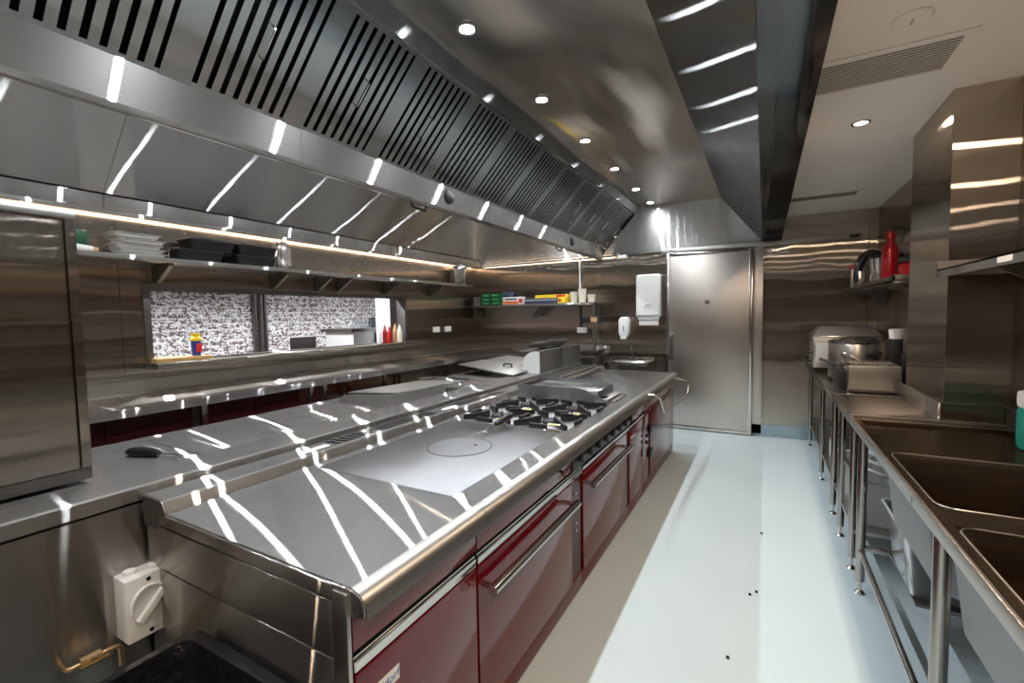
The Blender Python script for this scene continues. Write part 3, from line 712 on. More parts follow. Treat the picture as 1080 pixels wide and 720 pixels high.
part(l5, 'fryer_well', MB().box(-2.66, -2.14, 3.65, 4.9, .70, .72), 'voidblack')
mb = MB()
for a, b in ((3.65, 4.24), (4.28, 4.9)): mb.box(-2.66, -2.645, a, b, .72, ZL+.004).box(-2.155, -2.14, a, b, .72, ZL+.004).box(-2.645, -2.155, a, a+.015, .72, ZL+.004).box(-2.645, -2.155, b-.015, b, .72, ZL+.004)
part(l5, 'tank_rim', mb, 'darksteel')
def lid(y0, tag):
    a = Vector((-2.74, y0+.02, .985)); b = Vector((-2.02, y0-.12, .925)); c = Vector((-1.98, y0+.36, .955)); d = Vector((-2.76, y0+.52, .985)); up = Vector((0, 0, .012))
    p = part(l5, 'fryer_lid', MB().hexa([a, b, c, d, a+up, b+up, c+up, d+up], .002), 'dull', label=tag)
    m = (a+b+c+d)/4+Vector((.14, -.03, .010))
    part(l5, 'lid_handle', MB().tube([m+Vector((-.045, 0, 0)), m+Vector((-.045, 0, .03)), m+Vector((.045, 0, .028)), m+Vector((.045, 0, -.002))], .009, 8, fillet=.012), 'black', parent=p)
lid(3.72, 'pale fryer lid nearer the camera'); lid(4.27, 'pale fryer lid farther from the camera')
# tall back guard on the spine
bgd = thing('spine_guard', 'tall curved end steel guard standing on the island spine', 'splash guard', (-1.92, 4.4, ZL+.02))
part(bgd, 'end_cheek', MB().extr([(-2.05, ZL+.021), (-2.05, 1.02), (-2.03, 1.08), (-1.98, 1.12), (-1.94, 1.13), (-1.872, 1.13), (-1.872, ZL+.021)], 'Y', 3.86, 3.875), 'greyl')
part(bgd, 'guard_panel', MB().box(-1.89, -1.876, 3.875, 4.42, ZL+.021, 1.125, .003).box(-1.89, -1.876, 4.435, 4.98, ZL+.021, 1.125, .003), 'guard')
part(bgd, 'post', MB().box(-1.892, -1.868, 4.42, 4.435, ZL+.021, 1.13), 'tube')
part(bgd, 'top_shelf', MB().box(-2.10, -1.868, 3.875, 4.98, 1.128, 1.138, .002), 'top')
mb = MB()
for k in range(2):
    pts = [(-2.01+.05*k+.006*math.sin(9*t/14+k), 3.93+.85*t/14, 1.182+.006*math.sin(13*t/14+2*k)+.004*k) for t in range(15)]
    mb.tube(pts, [.018+.015*min(1, 5*min(i/14, 1-i/14))+.002*math.sin(i*2.3) for i in range(15)], 12)
solo('rolled_cloth', mb, 'brown', 'dark brown rolled cloth lying on top of the tall spine guard', 'cloth', (-2.0, 4.35, 1.14))

# tall cabinet on the left
cb = thing('tall_cabinet', 'tall plain stainless cabinet standing on the near left worktop', 'cabinet', (-2.45, .1, ZL+.02))
part(cb, 'body', MB().box(-2.80, -2.135, -.70, .625, .925, 1.845), 'cab')
part(cb, 'side_panel', MB().box(-2.135, -2.122, -.70, .618, .965, 1.835, .002), 'cab')
part(cb, 'corner_strip', MB().box(-2.15, -2.118, .624, .652, .965, 1.863, .0015), 'cab')
part(cb, 'plinth', MB().box(-2.80, -2.125, -.70, .652, .921, .962, .002), 'darksteel')
part(cb, 'top_cap', MB().box(-2.81, -2.116, -.70, .652, 1.845, 1.866, .003), 'dull')

# ------------------------------------------------------------------ hand tools on the ranges
def fork(loc, ang, label, name='carving_fork', k=1., dz=0.):
    t = thing(name, label, 'utensil', loc)
    ca, sa = math.cos(ang), math.sin(ang); V = lambda a, b, c: (loc[0]+k*(a*ca-b*sa), loc[1]+k*(a*sa+b*ca), loc[2]+c-dz*a/.265)
    part(t, 'handle', MB().tube([V(0, 0, .012), V(.02, 0, .014), V(.06, 0, .015), V(.11, 0, .014), V(.13, 0, .013)], [.011*k, .016*k, .016*k, .014*k, .009*k], 12), 'black')
    part(t, 'shank', MB().tube([V(.13, 0, .013), V(.20, 0, .009), V(.215, 0, .006)], .003, 8), 'tube')
    mb = MB()
    for s in (1, -1): mb.tube([V(.21, 0, .006), V(.225, s*.018, .005), V(.265, s*.02, .004)], .003, 6)
    mb.tube([V(.215, -.022, .006), V(.215, .022, .006)], .003, 6)
    part(t, 'tines', mb, 'tube')
fork((-1.285, 2.27, ZT+.040), R(-92), 'black handled fork lying on the grey solid top by the burners', k=1.3, dz=.038)
fork((-2.43, .87, ZL+.004), R(18), 'black handled hook tool lying on the worktop beside the tall cabinet', 'hook_tool', k=1.25)
t = thing('serving_tongs', 'steel tongs with black grips lying beyond the window side griddle', 'utensil', (-2.35, 2.95, ZL+.062))
for s in (0, 1):
    part(t, 'arm', MB().tube([(-2.50, 2.86+.02*s, ZL+.075+.01*s), (-2.44, 3.0, ZL+.075), (-2.30, 3.0+.02*s, ZL+.075)], .005, 8), 'tube')
    part(t, 'grip', MB().tube([(-2.30, 3.0+.02*s, ZL+.075), (-2.12, 3.02+.045*s, ZL+.066)], .008, 8), 'black')

# ------------------------------------------------------------------ isolator switch, pipe stub, bin
iso = thing('isolator_switch', 'white rotary isolator switch box on the steel back panel above the bin', 'switch', (-1.81, .66, .54))
X0, X1, Y0_, Y1_, Z0_, Z1_ = -1.871, -1.785, .605, .735, .435, .645
part(iso, 'back_box', MB().box(X0, X0+.045, Y0_, Y1_, Z0_, Z1_, .004), 'greyl')
cov = part(iso, 'cover', MB().box(X0+.045, X1, Y0_, Y1_, Z0_, Z1_, .005), 'white')
arc = [(.67+.05*math.cos(R(a)), .54+.062*math.sin(R(a))) for a in range(0, 360, 15)]
part(iso, 'dial_recess', MB().extr(arc, 'X', X1, X1+.002), 'greyl', parent=cov)
part(iso, 'dial_rim', MB().tube([(X1+.004, .67+.053*math.cos(R(a)), .54+.066*math.sin(R(a))) for a in range(20, 200, 12)], .005, 8), 'white', parent=cov)
c = Vector((X1+.002, .67, .54)); dv = Vector((0, .036, .040)); nv = Vector((0, -.0075, .0068))
part(iso, 'switch_lever', MB().hexa([c-dv-nv, c+dv-nv, c+dv+nv, c-dv+nv, c-dv-nv+Vector((.02, 0, 0)), c+dv-nv+Vector((.02, 0, 0)), c+dv+nv+Vector((.02, 0, 0)), c-dv+nv+Vector((.02, 0, 0))], .003), 'white')
for z in (.627, .452): part(iso, 'screw_well', MB().lathe((X1, .67, z), [(.007, 0), (.007, .001), (0, .001)], 14, 'X'), 'voidblack', parent=cov)
for gx, gy in ((.03, .64), (.05, .70)): part(iso, 'top_gland', MB().tube([(X0+gx, gy, Z1_-.003), (X0+gx, gy, Z1_+.01)], .018, 14), 'white')
vt = thing('brass_valve', 'small brass pipe fitting low on the steel panel below the isolator', 'valve', (-1.84, .55, .42))
part(vt, 'pipe', MB().tube([(-1.871, .47, .43), (-1.83, .47, .43), (-1.83, .60, .43), (-1.83, .60, .36)], .008, 12, fillet=.02), 'brass')
part(vt, 'valve_body', MB().cyl((-1.83, .50, .43), (-1.83, .55, .43), .018, seg=8).cyl((-1.83, .525, .43), (-1.79, .525, .44), .010, seg=10), 'brass')
part(vt, 'valve_lever', MB().box(-1.80, -1.785, .49, .56, .434, .44, .002), 'brass')
bn = thing('waste_bin', 'black lined waste bin in the corner below the isolator switch', 'bin', (-1.2, .3, 0))
def ring(x0, x1, y0, y1, z, rr=.05, n=5):
    P = []
    for cx, cy_, a0 in ((x1-rr, y1-rr, 0), (x0+rr, y1-rr, 90), (x0+rr, y0+rr, 180), (x1-rr, y0+rr, 270)):
        for k in range(n+1): a = R(a0+90*k/n); P.append((cx+rr*math.cos(a), cy_+rr*math.sin(a), z))
    return P
def shell(levels, mb=None):
    mb = mb or MB(); prev = None
    for L in levels:
        vs = [mb.bm.verts.new(p) for p in L]
        if prev:
            for i in range(len(vs)): j = (i+1) % len(vs); mb.bm.faces.new((prev[i], prev[j], vs[j], vs[i]))
        else: mb.bm.faces.new(vs[::-1])
        prev = vs
    return mb, prev
mb, top = shell([ring(-1.42, -.99, .0, .60, .0), ring(-1.48, -.93, -.06, .655, .55), ring(-1.465, -.945, -.045, .64, .55), ring(-1.41, -1.0, .01, .59, .05)]); mb.bm.faces.new(top)
part(bn, 'bin_body', mb, 'blackm')
def jit(P, a, s): return [(x+a*math.sin(17*y+s+9*x), y+a*math.cos(23*x+s+11*y), z+a*math.sin(31*x+29*y+s)) for x, y, z in P]
L1 = ring(-1.495, -.915, -.075, .668, .50, .05, 14); L2 = ring(-1.493, -.917, -.073, .667, .556, .05, 14); L3 = ring(-1.46, -.95, -.04, .635, .56, .05, 14); L4 = ring(-1.45, -.96, -.03, .62, .30, .05, 14)
mb = MB(); prev = None
for q, L in enumerate((jit(L1, .003, 1), jit(L2, .004, 2), jit(L3, .004, 3), jit(L4, .018, 4), jit(ring(-1.42, -1.0, .0, .58, .08, .05, 14), .02, 5))):
    vs = [mb.bm.verts.new(p) for p in L]
    if prev:
        for i in range(len(vs)): j = (i+1) % len(vs); mb.bm.faces.new((prev[i], prev[j], vs[j], vs[i]))
    prev = vs
part(bn, 'bin_liner', mb, 'liner', label='glossy black bin liner', ang=80)

# ------------------------------------------------------------------ left wall bench, shelf
lb = thing('window_bench', 'long stainless bench running below the servery opening', 'bench', (-3.72, 3.4, 0))
ZB = .955
LB = [.75, 2.55, 4.35, YF-.015]
mb = MB()
for a, b in zip(LB, LB[1:]):
    mb.box(-4.035, -3.41, a+.001, b-.001, ZB-.012, ZB)
part(lb, 'bench_top', mb, 'top_warm')
mb = MB()
for a, b in zip(LB, LB[1:]): mb.box(-3.41, -3.398, a+.001, b-.001, ZB-.055, ZB, .002)
part(lb, 'front_edge', mb, 'frontz')
mb = MB()
for a, b in zip(LB, LB[1:]): mb.box(-4.045, -4.035, a+.001, b-.001, ZB-.012, ZB+.10)
part(lb, 'upstand', mb, 'frontz')
mb = MB()
for a, b in zip(LB, LB[1:]): mb.box(-4.047, -4.026, a+.001, b-.001, ZB+.10, ZB+.106, .002)
part(lb, 'upstand_lip', mb, 'tube')  # thin strip added to draw a bright line along the upstand
part(lb, 'corner_cove', MB().extr([(-4.035, ZB), (-4.026, ZB), (-4.030, ZB+.004), (-4.035, ZB+.009)], 'Y', .751, 6.08), 'vpot')  # strip added as the bright line in the bench crease
part(lb, 'undershelf', MB().box(-4.03, -3.46, .78, 6.0, .30, .315), 'dull')
for y in (.80, 1.66, 2.52, 2.66, 3.40, 4.20, 5.2, 6.0):
    part(lb, 'leg', MB().box(-3.475, -3.437, y, y+.038, .012, ZB-.014, .003), 'tube')
    part(lb, 'leg', MB().box(-4.02, -3.982, y, y+.038, .012, ZB-.014, .003), 'tube')
fr = thing('under_bench_fridge', 'dark burgundy fronted cabinets under the window bench, left of the open bays', 'fridge', (-3.75, 1.6, 0))
part(fr, 'body', MB().box(-4.0, -3.56, .86, 2.50, .33, .90), 'darksteel')
for a, b in ((.87, 1.15), (1.16, 1.645), (1.71, 2.09), (2.10, 2.49)): part(fr, 'door', MB().box(-3.56, -3.535, a, b, .34, .89, .003), 'maroon')
# stuff under the open bays
t = thing('pan_stack', 'shiny stacked pans on the undershelf of the window bench', 'pan', (-3.7, 2.95, .315))
for k in range(4): part(t, 'pan', MB().lathe((-3.7+.01*k, 2.95+.01*k, .33+.05*k), [(.12, -.012), (.15, .035), (.158, .037), (.145, .03), (.115, -.006), (0, -.006)], 24), 'tube')
solo('storage_tub', MB().box(-3.85, -3.55, 3.5, 4.0, .317, .56, .02), 'darksteel', 'dark storage tub on the undershelf of the window bench', 'tub', (-3.7, 3.75, .317))

ws = thing('wall_shelf', 'long stainless shelf on brackets above the servery opening', 'shelf', (-3.9, 3.1, 1.92))
part(ws, 'shelf_board', MB().box(-4.035, -3.755, .60, 2.98, 1.912, 1.942).box(-4.035, -3.755, 2.983, 5.57, 1.912, 1.942), 'frontz', bev=.002)
for y in (.95, 1.67, 2.60, 3.08, 3.33, 4.04, 4.88):
    part(ws, 'bracket', MB().extr([(-4.04, 1.911), (-3.80, 1.911), (-3.80, 1.89), (-4.0, 1.775), (-4.04, 1.775)], 'Y', y, y+.03), 'darksteel')
def solo_stack(name, n, maker, labels, group):
    pass
# white trays stack
tp = thing('serving_tray', 'x', 'tray', (0, 0, 0))
mb, top = shell([ring(-.085, .085, -.12, .12, .0, .03, 4), ring(-.10, .10, -.135, .135, .022, .035, 4), ring(-.112, .112, -.148, .148, .024, .035, 4), ring(-.098, .098, -.132, .132, .020, .03, 4), ring(-.083, .083, -.118, .118, .004, .03, 4)]); mb.bm.faces.new(top)
part(tp, 'tray_body', mb, 'white')
repeat(tp, [(-3.90, 1.53, 1.943), (-3.89, 1.52, 1.972), (-3.90, 1.51, 2.001), (-3.89, 1.525, 2.035), (-3.90, 1.505, 2.075)], [
    'white shallow tray at the bottom of the stack on the wall shelf', 'white shallow tray second from the bottom of the shelf stack', 'white shallow tray in the middle of the shelf stack',
    'white shallow tray second from the top of the shelf stack', 'white shallow tray topmost of the stack on the wall shelf'], 'white trays on the wall shelf', [0, .05, -.04, .07, 0])
# black takeaway cartons
cp = thing('black_container', 'x', 'container', (0, 0, 0))
mb, top = shell([ring(-.085, .085, -.15, .15, .0, .02, 3), ring(-.10, .10, -.17, .17, .07, .02, 3)]); mb.bm.faces.new(top); part(cp, 'base', mb, 'black')
mb, top = shell([ring(-.106, .106, -.176, .176, .070, .02, 3), ring(-.106, .106, -.176, .176, .078, .02, 3), ring(-.09, .09, -.16, .16, .088, .02, 3)]); mb.bm.faces.new(top); part(cp, 'lid', mb, 'black')
repeat(cp, [(-3.87, 1.88, 1.943), (-3.87, 2.32, 1.943), (-3.88, 1.98, 2.032), (-3.88, 2.34, 2.032)], [
    'black lidded container on the wall shelf, lower left of four', 'black lidded container on the wall shelf, lower right of four', 'black lidded container stacked on top at the left', 'black lidded container stacked on top at the right, by the clear bag'],
    'black containers on the wall shelf')
mb = MB(); bmesh.ops.create_icosphere(mb.bm, subdivisions=4, radius=1.)
for v in mb.bm.verts:
    n = 1+.14*math.sin(7*v.co.x+5*v.co.z)+.10*math.sin(13*v.co.y+9*v.co.x); v.co = Vector((-3.90+v.co.x*.085*n, 2.62+v.co.y*.075*n, 2.065+max(-.118, v.co.z*.135*n)))
solo('crumpled_bag', mb, 'foil', 'crumpled clear shiny bag beside the black containers on the wall shelf', 'bag', (-3.9, 2.62, 1.945), ang=80)
mb = MB()
for k in range(9):
    a = random.uniform(0, 6.28); x, y = -3.88+.04*math.cos(a), 1.69+.004*math.sin(a)
    mb.tube([(x, y, 1.95), (x+.02*math.cos(a), y+.004*math.sin(a), 1.99+.004*k), (x-.02, y+.004, 2.005+.004*k)], .004, 6)
solo('wire_whisk', mb, 'tube', 'tangle of wire utensils beside the white trays on the wall shelf', 'utensil', (-3.88, 1.70, 1.943))
t = thing('green_box', 'dark green pack at the left end of the wall shelf', 'box', (-3.92, 1.20, 1.943))
part(t, 'carton', MB().box(-4.0, -3.88, 1.10, 1.25, 1.985, 2.09, .006), 'green'); part(t, 'band', MB().box(-3.879, -3.877, 1.12, 1.15, 1.99, 2.085), 'greenl')
t = thing('paper_roll', 'white paper roll lying at the left end of the wall shelf', 'roll', (-3.86, 1.2, 1.943))
part(t, 'roll', MB().cyl((-3.86, 1.02, 1.983), (-3.84, 1.26, 1.965), .030, .020, seg=20), 'whitep'); part(t, 'core', MB().cyl((-3.84, 1.26, 1.965), (-3.838, 1.285, 1.963), .017, seg=14), 'sauceb')
t = thing('steel_canister', 'ribbed round steel canister at the far end of the wall shelf', 'canister', (-3.9, 5.40, 1.943))
prof = [(.125, 0)]+[(.125+.004*(k % 2), .02+.022*k) for k in range(11)]+[(.120, .265), (.112, .27), (0, .27)]
part(t, 'body', MB().lathe((-3.9, 5.40, 1.943), prof, 32), 'tube'); part(t, 'tap', MB().cyl((-3.79, 5.33, 1.98), (-3.76, 5.31, 1.98), .014), 'black')

# sill items and wall sockets
solo('cutting_board', MB().box(-4.13, -3.95, 1.62, 2.01, WZ0+.001, WZ0+.03, .004), 'wood', 'yellow brown wooden board lying on the left end of the servery sill', 'board', (-4.04, 1.81, WZ0))
t = thing('drink_cup', 'small blue cup with bright yellow lid on the servery sill', 'cup', (-4.03, 1.93, WZ0+.031))
part(t, 'body', MB().lathe((-4.03, 1.93, WZ0+.031), [(.030, 0), (.034, .06), (.036, .12), (0, .12)], 24), 'blue')
part(t, 'print_panel', MB().box(-3.998, -3.990, 1.915, 1.955, WZ0+.06, WZ0+.13, .002), 'redp')
part(t, 'lid', MB().lathe((-4.03, 1.93, WZ0+.151), [(.040, 0), (.040, .02), (.028, .035), (.034, .06), (0, .06)], 24), 'yellow')
sb = thing('sauce_bottle', 'x', 'bottle', (0, 0, 0))
def bottle(name, label, loc, mat, h):
    t = thing(name, label, 'bottle', loc, 'sauce bottles on the servery sill'); x, y, z = loc
    part(t, 'body', MB().lathe(loc, [(.026, 0), (.029, .01), (.029, h*.62), (.020, h*.74), (.012, h*.78)], 20), mat)
    part(t, 'nozzle', MB().lathe((x, y, z+h*.78), [(.020, 0), (.019, .014), (.010, .02), (.004, h*.22), (0, h*.22)], 16), mat)
bpy.data.objects.remove(sb)
bottle('sauce_bottle', 'white squeeze bottle, leftmost on the servery sill', (-4.06, 3.96, WZ0), 'white', .19)
bottle('sauce_bottle', 'dark red squeeze bottle, nearer of two on the servery sill', (-4.04, 4.03, WZ0), 'sauce', .23)
bottle('sauce_bottle', 'dark red squeeze bottle next to the tan one on the servery sill', (-4.06, 4.13, WZ0), 'sauce', .21)
bottle('sauce_bottle', 'tan squeeze bottle on the servery sill', (-4.05, 4.22, WZ0), 'sauceb', .24)
bottle('sauce_bottle', 'cream squeeze bottle at the far end of the servery sill', (-4.06, 4.31, WZ0), 'cream', .22)
def outlet(loc, axis, label, w=.07, h=.075, group=None):
    t = thing('power_outlet', label, 'outlet', loc, group); x, y, z = loc
    if axis == 'X':
        part(t, 'face_plate', MB().box(x, x+.012, y-w, y+w, z-h/2, z+h/2, .004), 'white')
        for s in (-.035, .035): part(t, 'rocker', MB().box(x+.012, x+.016, y+s-.012, y+s+.012, z, z+.02, .001), 'greyl')
    else:
        part(t, 'face_plate', MB().box(x-w, x+w, y-.035, y, z-h/2, z+h/2, .004), 'white')
        for s in (-.035, .035): part(t, 'rocker', MB().box(x+s-.012, x+s+.012, y-.039, y-.035, z, z+.02, .001), 'greyl')
outlet((XL, 5.03, 1.307), 'X', 'white double socket on the left wall beyond the servery, left of a pair', group='sockets on the left wall')
outlet((XL, 5.30, 1.307), 'X', 'white double socket on the left wall, right of a pair by the corner', group='sockets on the left wall')
outlet((-2.26, YF-.013, 1.26), 'Y', 'white socket box on the far wall below the shelf and conduit')

# dining side counter, glasses
t = thing('drinks_counter', 'white fronted drinks counter with a dark top beyond the servery', 'counter', (-5.1, 4.9, 0))
part(t, 'counter_body', MB().box(-5.5, -4.93, 4.33, 5.6, 0, 1.30), 'dining'); part(t, 'counter_top', MB().box(-5.55, -4.91, 4.28, 5.62, 1.30, 1.345, .003), 'darksteel')
gp = thing('drinking_glass', 'x', 'glass', (0, 0, 0)); part(gp, 'bowl', MB().lathe((0, 0, 0), [(.026, 0), (.036, .13), (.034, .13), (.025, .006), (0, .006)], 20), 'glass')
repeat(gp, [(-5.0, 4.42+.085*k, 1.346) for k in range(5)], ['clear glass on the drinks counter, leftmost of five', 'clear glass on the drinks counter, second from the left', 'clear glass in the middle of five on the drinks counter', 'clear glass on the drinks counter, second from the black machine', 'clear glass right beside the black machine on the drinks counter'], 'glasses on the drinks counter')
t = thing('till_machine', 'small black machine on the dark topped drinks counter', 'machine', (-5.05, 4.92, 1.345)); part(t, 'machine_body', MB().box(-5.2, -4.95, 4.86, 5.08, 1.346, 1.44, .01), 'black'); part(t, 'machine_top', MB().box(-5.2, -4.96, 4.86, 4.95, 1.44, 1.49, .01), 'black')
t = thing('dining_chair', 'dark wooden chair in the dining area beyond the servery', 'chair', (-5.6, 3.9, 0))
part(t, 'backrest', MB().box(-5.63, -5.6, 3.85, 4.25, .86, 1.24, .02), 'brown'); part(t, 'seat', MB().box(-5.62, -5.2, 3.85, 4.25, .44, .48, .01), 'brown')
for x, y in ((-5.615, 3.86), (-5.615, 4.22), (-5.23, 3.86), (-5.23, 4.22)): part(t, 'leg', MB().box(x-.015, x+.015, y-.0, y+.03, 0, .86 if x < -5.5 else .44), 'brown')

# ------------------------------------------------------------------ far wall bench, shelf and fittings
fb = thing('corner_bench', 'short stainless bench along the far wall behind the island', 'bench', (-2.6, 5.75, 0))
mb = MB().box(-3.396, -1.86, 5.46, 6.075, ZB-.012, ZB).box(-3.396, -1.86, 5.448, 5.46, ZB-.055, ZB, .002); part(fb, 'bench_top', mb, 'top_warm')
part(fb, 'upstand', MB().box(-3.396, -1.86, 6.075, 6.085, ZB-.012, ZB+.10), 'frontz'); part(fb, 'upstand_lip', MB().box(-3.396, -1.86, 6.066, 6.086, ZB+.10, ZB+.106, .002), 'tube'); part(fb, 'undershelf', MB().box(-3.39, -1.9, 5.5, 6.07, .30, .315), 'dull')  # strip on the upstand added for its bright top line
for x in (-3.30, -2.6, -1.91):
    for y in (5.50, 6.0): part(fb, 'leg', MB().box(x, x+.038, y, y+.038, .012, ZB-.014, .003), 'tube')
fs = thing('far_shelf', 'stainless shelf on the far wall holding wrap boxes and cups', 'shelf', (-3.0, 5.9, 1.6))
part(fs, 'shelf_board', MB().box(-3.95, -1.98, 5.78, 6.08, 1.615, 1.645, .002), 'frontz')
part(fs, 'bracket', MB().extr([(-3.05, 1.614), (-2.80, 1.614), (-2.925, 1.46)], 'Y', 5.80, 6.07), 'darksteel')
part(fs, 'bracket', MB().extr([(-3.92, 1.614), (-3.90, 1.614), (-3.90, 1.46), (-3.92, 1.46)], 'Y', 5.80, 6.07), 'darksteel')
part(fs, 'end_bracket', MB().box(-2.0, -1.985, 5.80, 6.07, 1.46, 1.614), 'darksteel')
ZS = 1.646
def carton(name, label, x0, x1, y0, y1, z0, z1, mat, bands=(), cat='box', group=None):
    t = thing(name, label, cat, ((x0+x1)/2, (y0+y1)/2, z0), group)
    p = part(t, 'carton', MB().box(x0, x1, y0, y1, z0, z1, .003), mat)
    for (a, b, c, d, m) in bands: part(t, 'printed_band', MB().box(a, b, y0-.0015, y0, c, d), m)
    return t
t = thing('silver_canister', 'silver container with a black knob at the left end of the far shelf', 'container', (-3.87, 5.86, ZS))
part(t, 'body', MB().box(-3.93, -3.80, 5.80, 5.92, ZS, ZS+.13, .012), 'dull'); part(t, 'knob', MB().lathe((-3.83, 5.799, ZS+.10), [(.014, 0), (.012, -.012), (0, -.012)], 14, 'Y'), 'black'); part(t, 'side_case', MB().box(-3.95, -3.931, 5.81, 5.92, ZS, ZS+.10), 'black')
glabs = ['green drinks carton, bottom of the left stack on the far shelf', 'green drinks carton, middle of the left stack on the far shelf', 'green drinks carton, top of the left stack on the far shelf', 'green drinks carton, bottom of the right stack on the far shelf', 'green drinks carton, middle of the right stack on the far shelf', 'green drinks carton, top of the right stack on the far shelf']
gl = thing('green_carton', 'x', 'carton', (0, 0, 0)); part(gl, 'carton', MB().box(-.075, .075, 0, .15, 0, .058, .006), 'green'); part(gl, 'printed_band', MB().box(-.06, .05, -.002, 0, .018, .038), 'greenl')
repeat(gl, [(-3.70, 5.80, ZS+.0+.059*k) for k in range(3)]+[(-3.535, 5.81, ZS+.059*k) for k in range(3)], glabs, 'green cartons on the far shelf')
carton('dark_carton', 'dark carton behind the green stacks on the far shelf', -3.50, -3.36, 5.97, 6.07, ZS, ZS+.20, 'navy')
carton('wrap_box', 'white and orange cling wrap box on the far shelf', -3.40, -3.06, 5.80, 5.88, ZS, ZS+.11, 'whitep', [(-3.39, -3.14, ZS+.008, ZS+.05, 'orange'), (-3.13, -3.07, ZS+.02, ZS+.085, 'redp'), (-3.36, -3.16, ZS+.07, ZS+.09, 'navy')], group='wrap boxes on the far shelf')
carton('wrap_box', 'long navy wrap box lying at the front of the far shelf', -3.03, -2.52, 5.79, 5.85, ZS, ZS+.075, 'navy', [(-3.02, -2.53, ZS+.045, ZS+.055, 'greyl')], group='wrap boxes on the far shelf')
carton('wrap_box', 'yellow and red foil box lying behind the navy box on the far shelf', -2.90, -2.39, 5.87, 5.95, ZS, ZS+.125, 'yellow', [(-2.56, -2.43, ZS+.07, ZS+.12, 'redp'), (-2.52, -2.42, ZS+.01, ZS+.06, 'orange')], group='wrap boxes on the far shelf')
carton('sugar_box', 'small yellow printed box between the navy box and the cups', -2.51, -2.40, 5.79, 5.85, ZS, ZS+.085, 'yellow', [(-2.50, -2.46, ZS+.02, ZS+.06, 'redp')])
cpp = thing('paper_cup', 'x', 'cup', (0, 0, 0)); part(cpp, 'cup_wall', MB().lathe((0, 0, 0), [(.044, 0), (.056, .17), (.058, .175), (.054, .17), (.04, .005), (0, .005)], 24), 'cream')
repeat(cpp, [(-2.30, 5.87, ZS), (-2.175, 5.86, ZS), (-2.05, 5.87, ZS)], ['cream stacked cup next to the yellow box on the far shelf', 'taller cream cup in the middle of three on the far shelf', 'short white tub at the right end of the far shelf'], 'cups on the far shelf')
for o in COL.objects:
    if o.name.startswith('paper_cup'):
        o.scale = {0: (1, 1, .85), 1: (1, 1, 1.05), 2: (.95, .95, .6)}[{'': 0, '.001': 1, '.002': 2}[o.name[9:]]]
t = thing('conduit', 'white vertical conduit on the far wall above and below the shelf', 'conduit', (-2.285, 6.075, 1.3))
part(t, 'pipe', MB().cyl((-2.285, 6.073, 1.65), (-2.285, 6.073, 2.262), .013, seg=14), 'white'); part(t, 'cable', MB().cyl((-2.285, 6.074, 1.30), (-2.285, 6.074, 1.60), .010, seg=12), 'black')
solo('wall_sensor', MB().box(-1.745, -1.625, 6.05, 6.086, 2.225, 2.268, .005), 'white', 'small white box high on the far wall under the hood', 'sensor', (-1.69, 6.07, 2.225))
# platform scale
t = thing('platform_scale', 'platform scale with a steel column and black display on the corner bench', 'scale', (-2.02, 5.72, ZB))
part(t, 'platform', MB().box(-2.19, -1.87, 5.55, 5.85, ZB+.012, ZB+.05, .006), 'brown'); part(t, 'tray', MB().box(-2.20, -1.865, 5.54, 5.86, ZB+.05, ZB+.062, .004), 'tube')
for x in (-2.16, -1.90):
    for y in (5.58, 5.80): part(t, 'foot', MB().cyl((x, y, ZB), (x, y, ZB+.014), .015), 'black')
part(t, 'column', MB().cyl((-2.0, 5.84, ZB+.05), (-2.0, 5.84, 1.40), .026), 'tube'); hd = part(t, 'display_head', MB().box(-2.17, -1.92, 5.78, 5.85, 1.365, 1.455, .012), 'black')
part(t, 'display', MB().box(-2.03, -1.94, 5.776, 5.78, 1.38, 1.44), 'sauceb', parent=hd)
# towel and soap dispensers
t = thing('towel_dispenser', 'tall white paper towel dispenser beside the steel door', 'dispenser', (-1.32, 6.08, 1.3))
mb, top = shell([[(x, y, z) for x, z, y in [(px, pz, 6.086) for px, pz in [(-1.475, 1.44), (-1.165, 1.44), (-1.165, 1.96), (-1.185, 1.985), (-1.455, 1.985), (-1.475, 1.96)]]],
  [(px, 5.99, pz) for px, pz in [(-1.475, 1.44), (-1.165, 1.44), (-1.165, 1.96), (-1.185, 1.985), (-1.455, 1.985), (-1.475, 1.96)]],
  [(px, 5.965, pz) for px, pz in [(-1.455, 1.46), (-1.185, 1.46), (-1.185, 1.945), (-1.2, 1.965), (-1.44, 1.965), (-1.455, 1.945)]]]); mb.bm.faces.new(top)
b_ = part(t, 'cover', mb, 'white')
part(t, 'throat', MB().box(-1.455, -1.185, 5.99, 6.086, 1.40, 1.44, .004), 'greyl'); part(t, 'paper_sheet', MB().box(-1.445, -1.195, 6.01, 6.06, 1.325, 1.40, .003), 'white')
part(t, 'window_arc', MB().tube([(-1.32+.032*math.cos(R(a)), 5.963, 1.56+.035*math.sin(R(a))) for a in range(-10, 200, 15)], .006, 8), 'greyp', parent=b_)
t = thing('soap_dispenser', 'small white soap dispenser above the hand basin', 'dispenser', (-1.65, 6.08, 1.15))
mb, top = shell([[(px, 6.086, pz) for px, pz in [(-1.70, 1.17), (-1.60, 1.17), (-1.575, 1.22), (-1.575, 1.40), (-1.60, 1.44), (-1.70, 1.44), (-1.725, 1.40), (-1.725, 1.22)]],
  [(px, 6.0, pz) for px, pz in [(-1.695, 1.175), (-1.605, 1.175), (-1.585, 1.22), (-1.585, 1.395), (-1.61, 1.43), (-1.69, 1.43), (-1.715, 1.395), (-1.715, 1.22)]]]); mb.bm.faces.new(top)
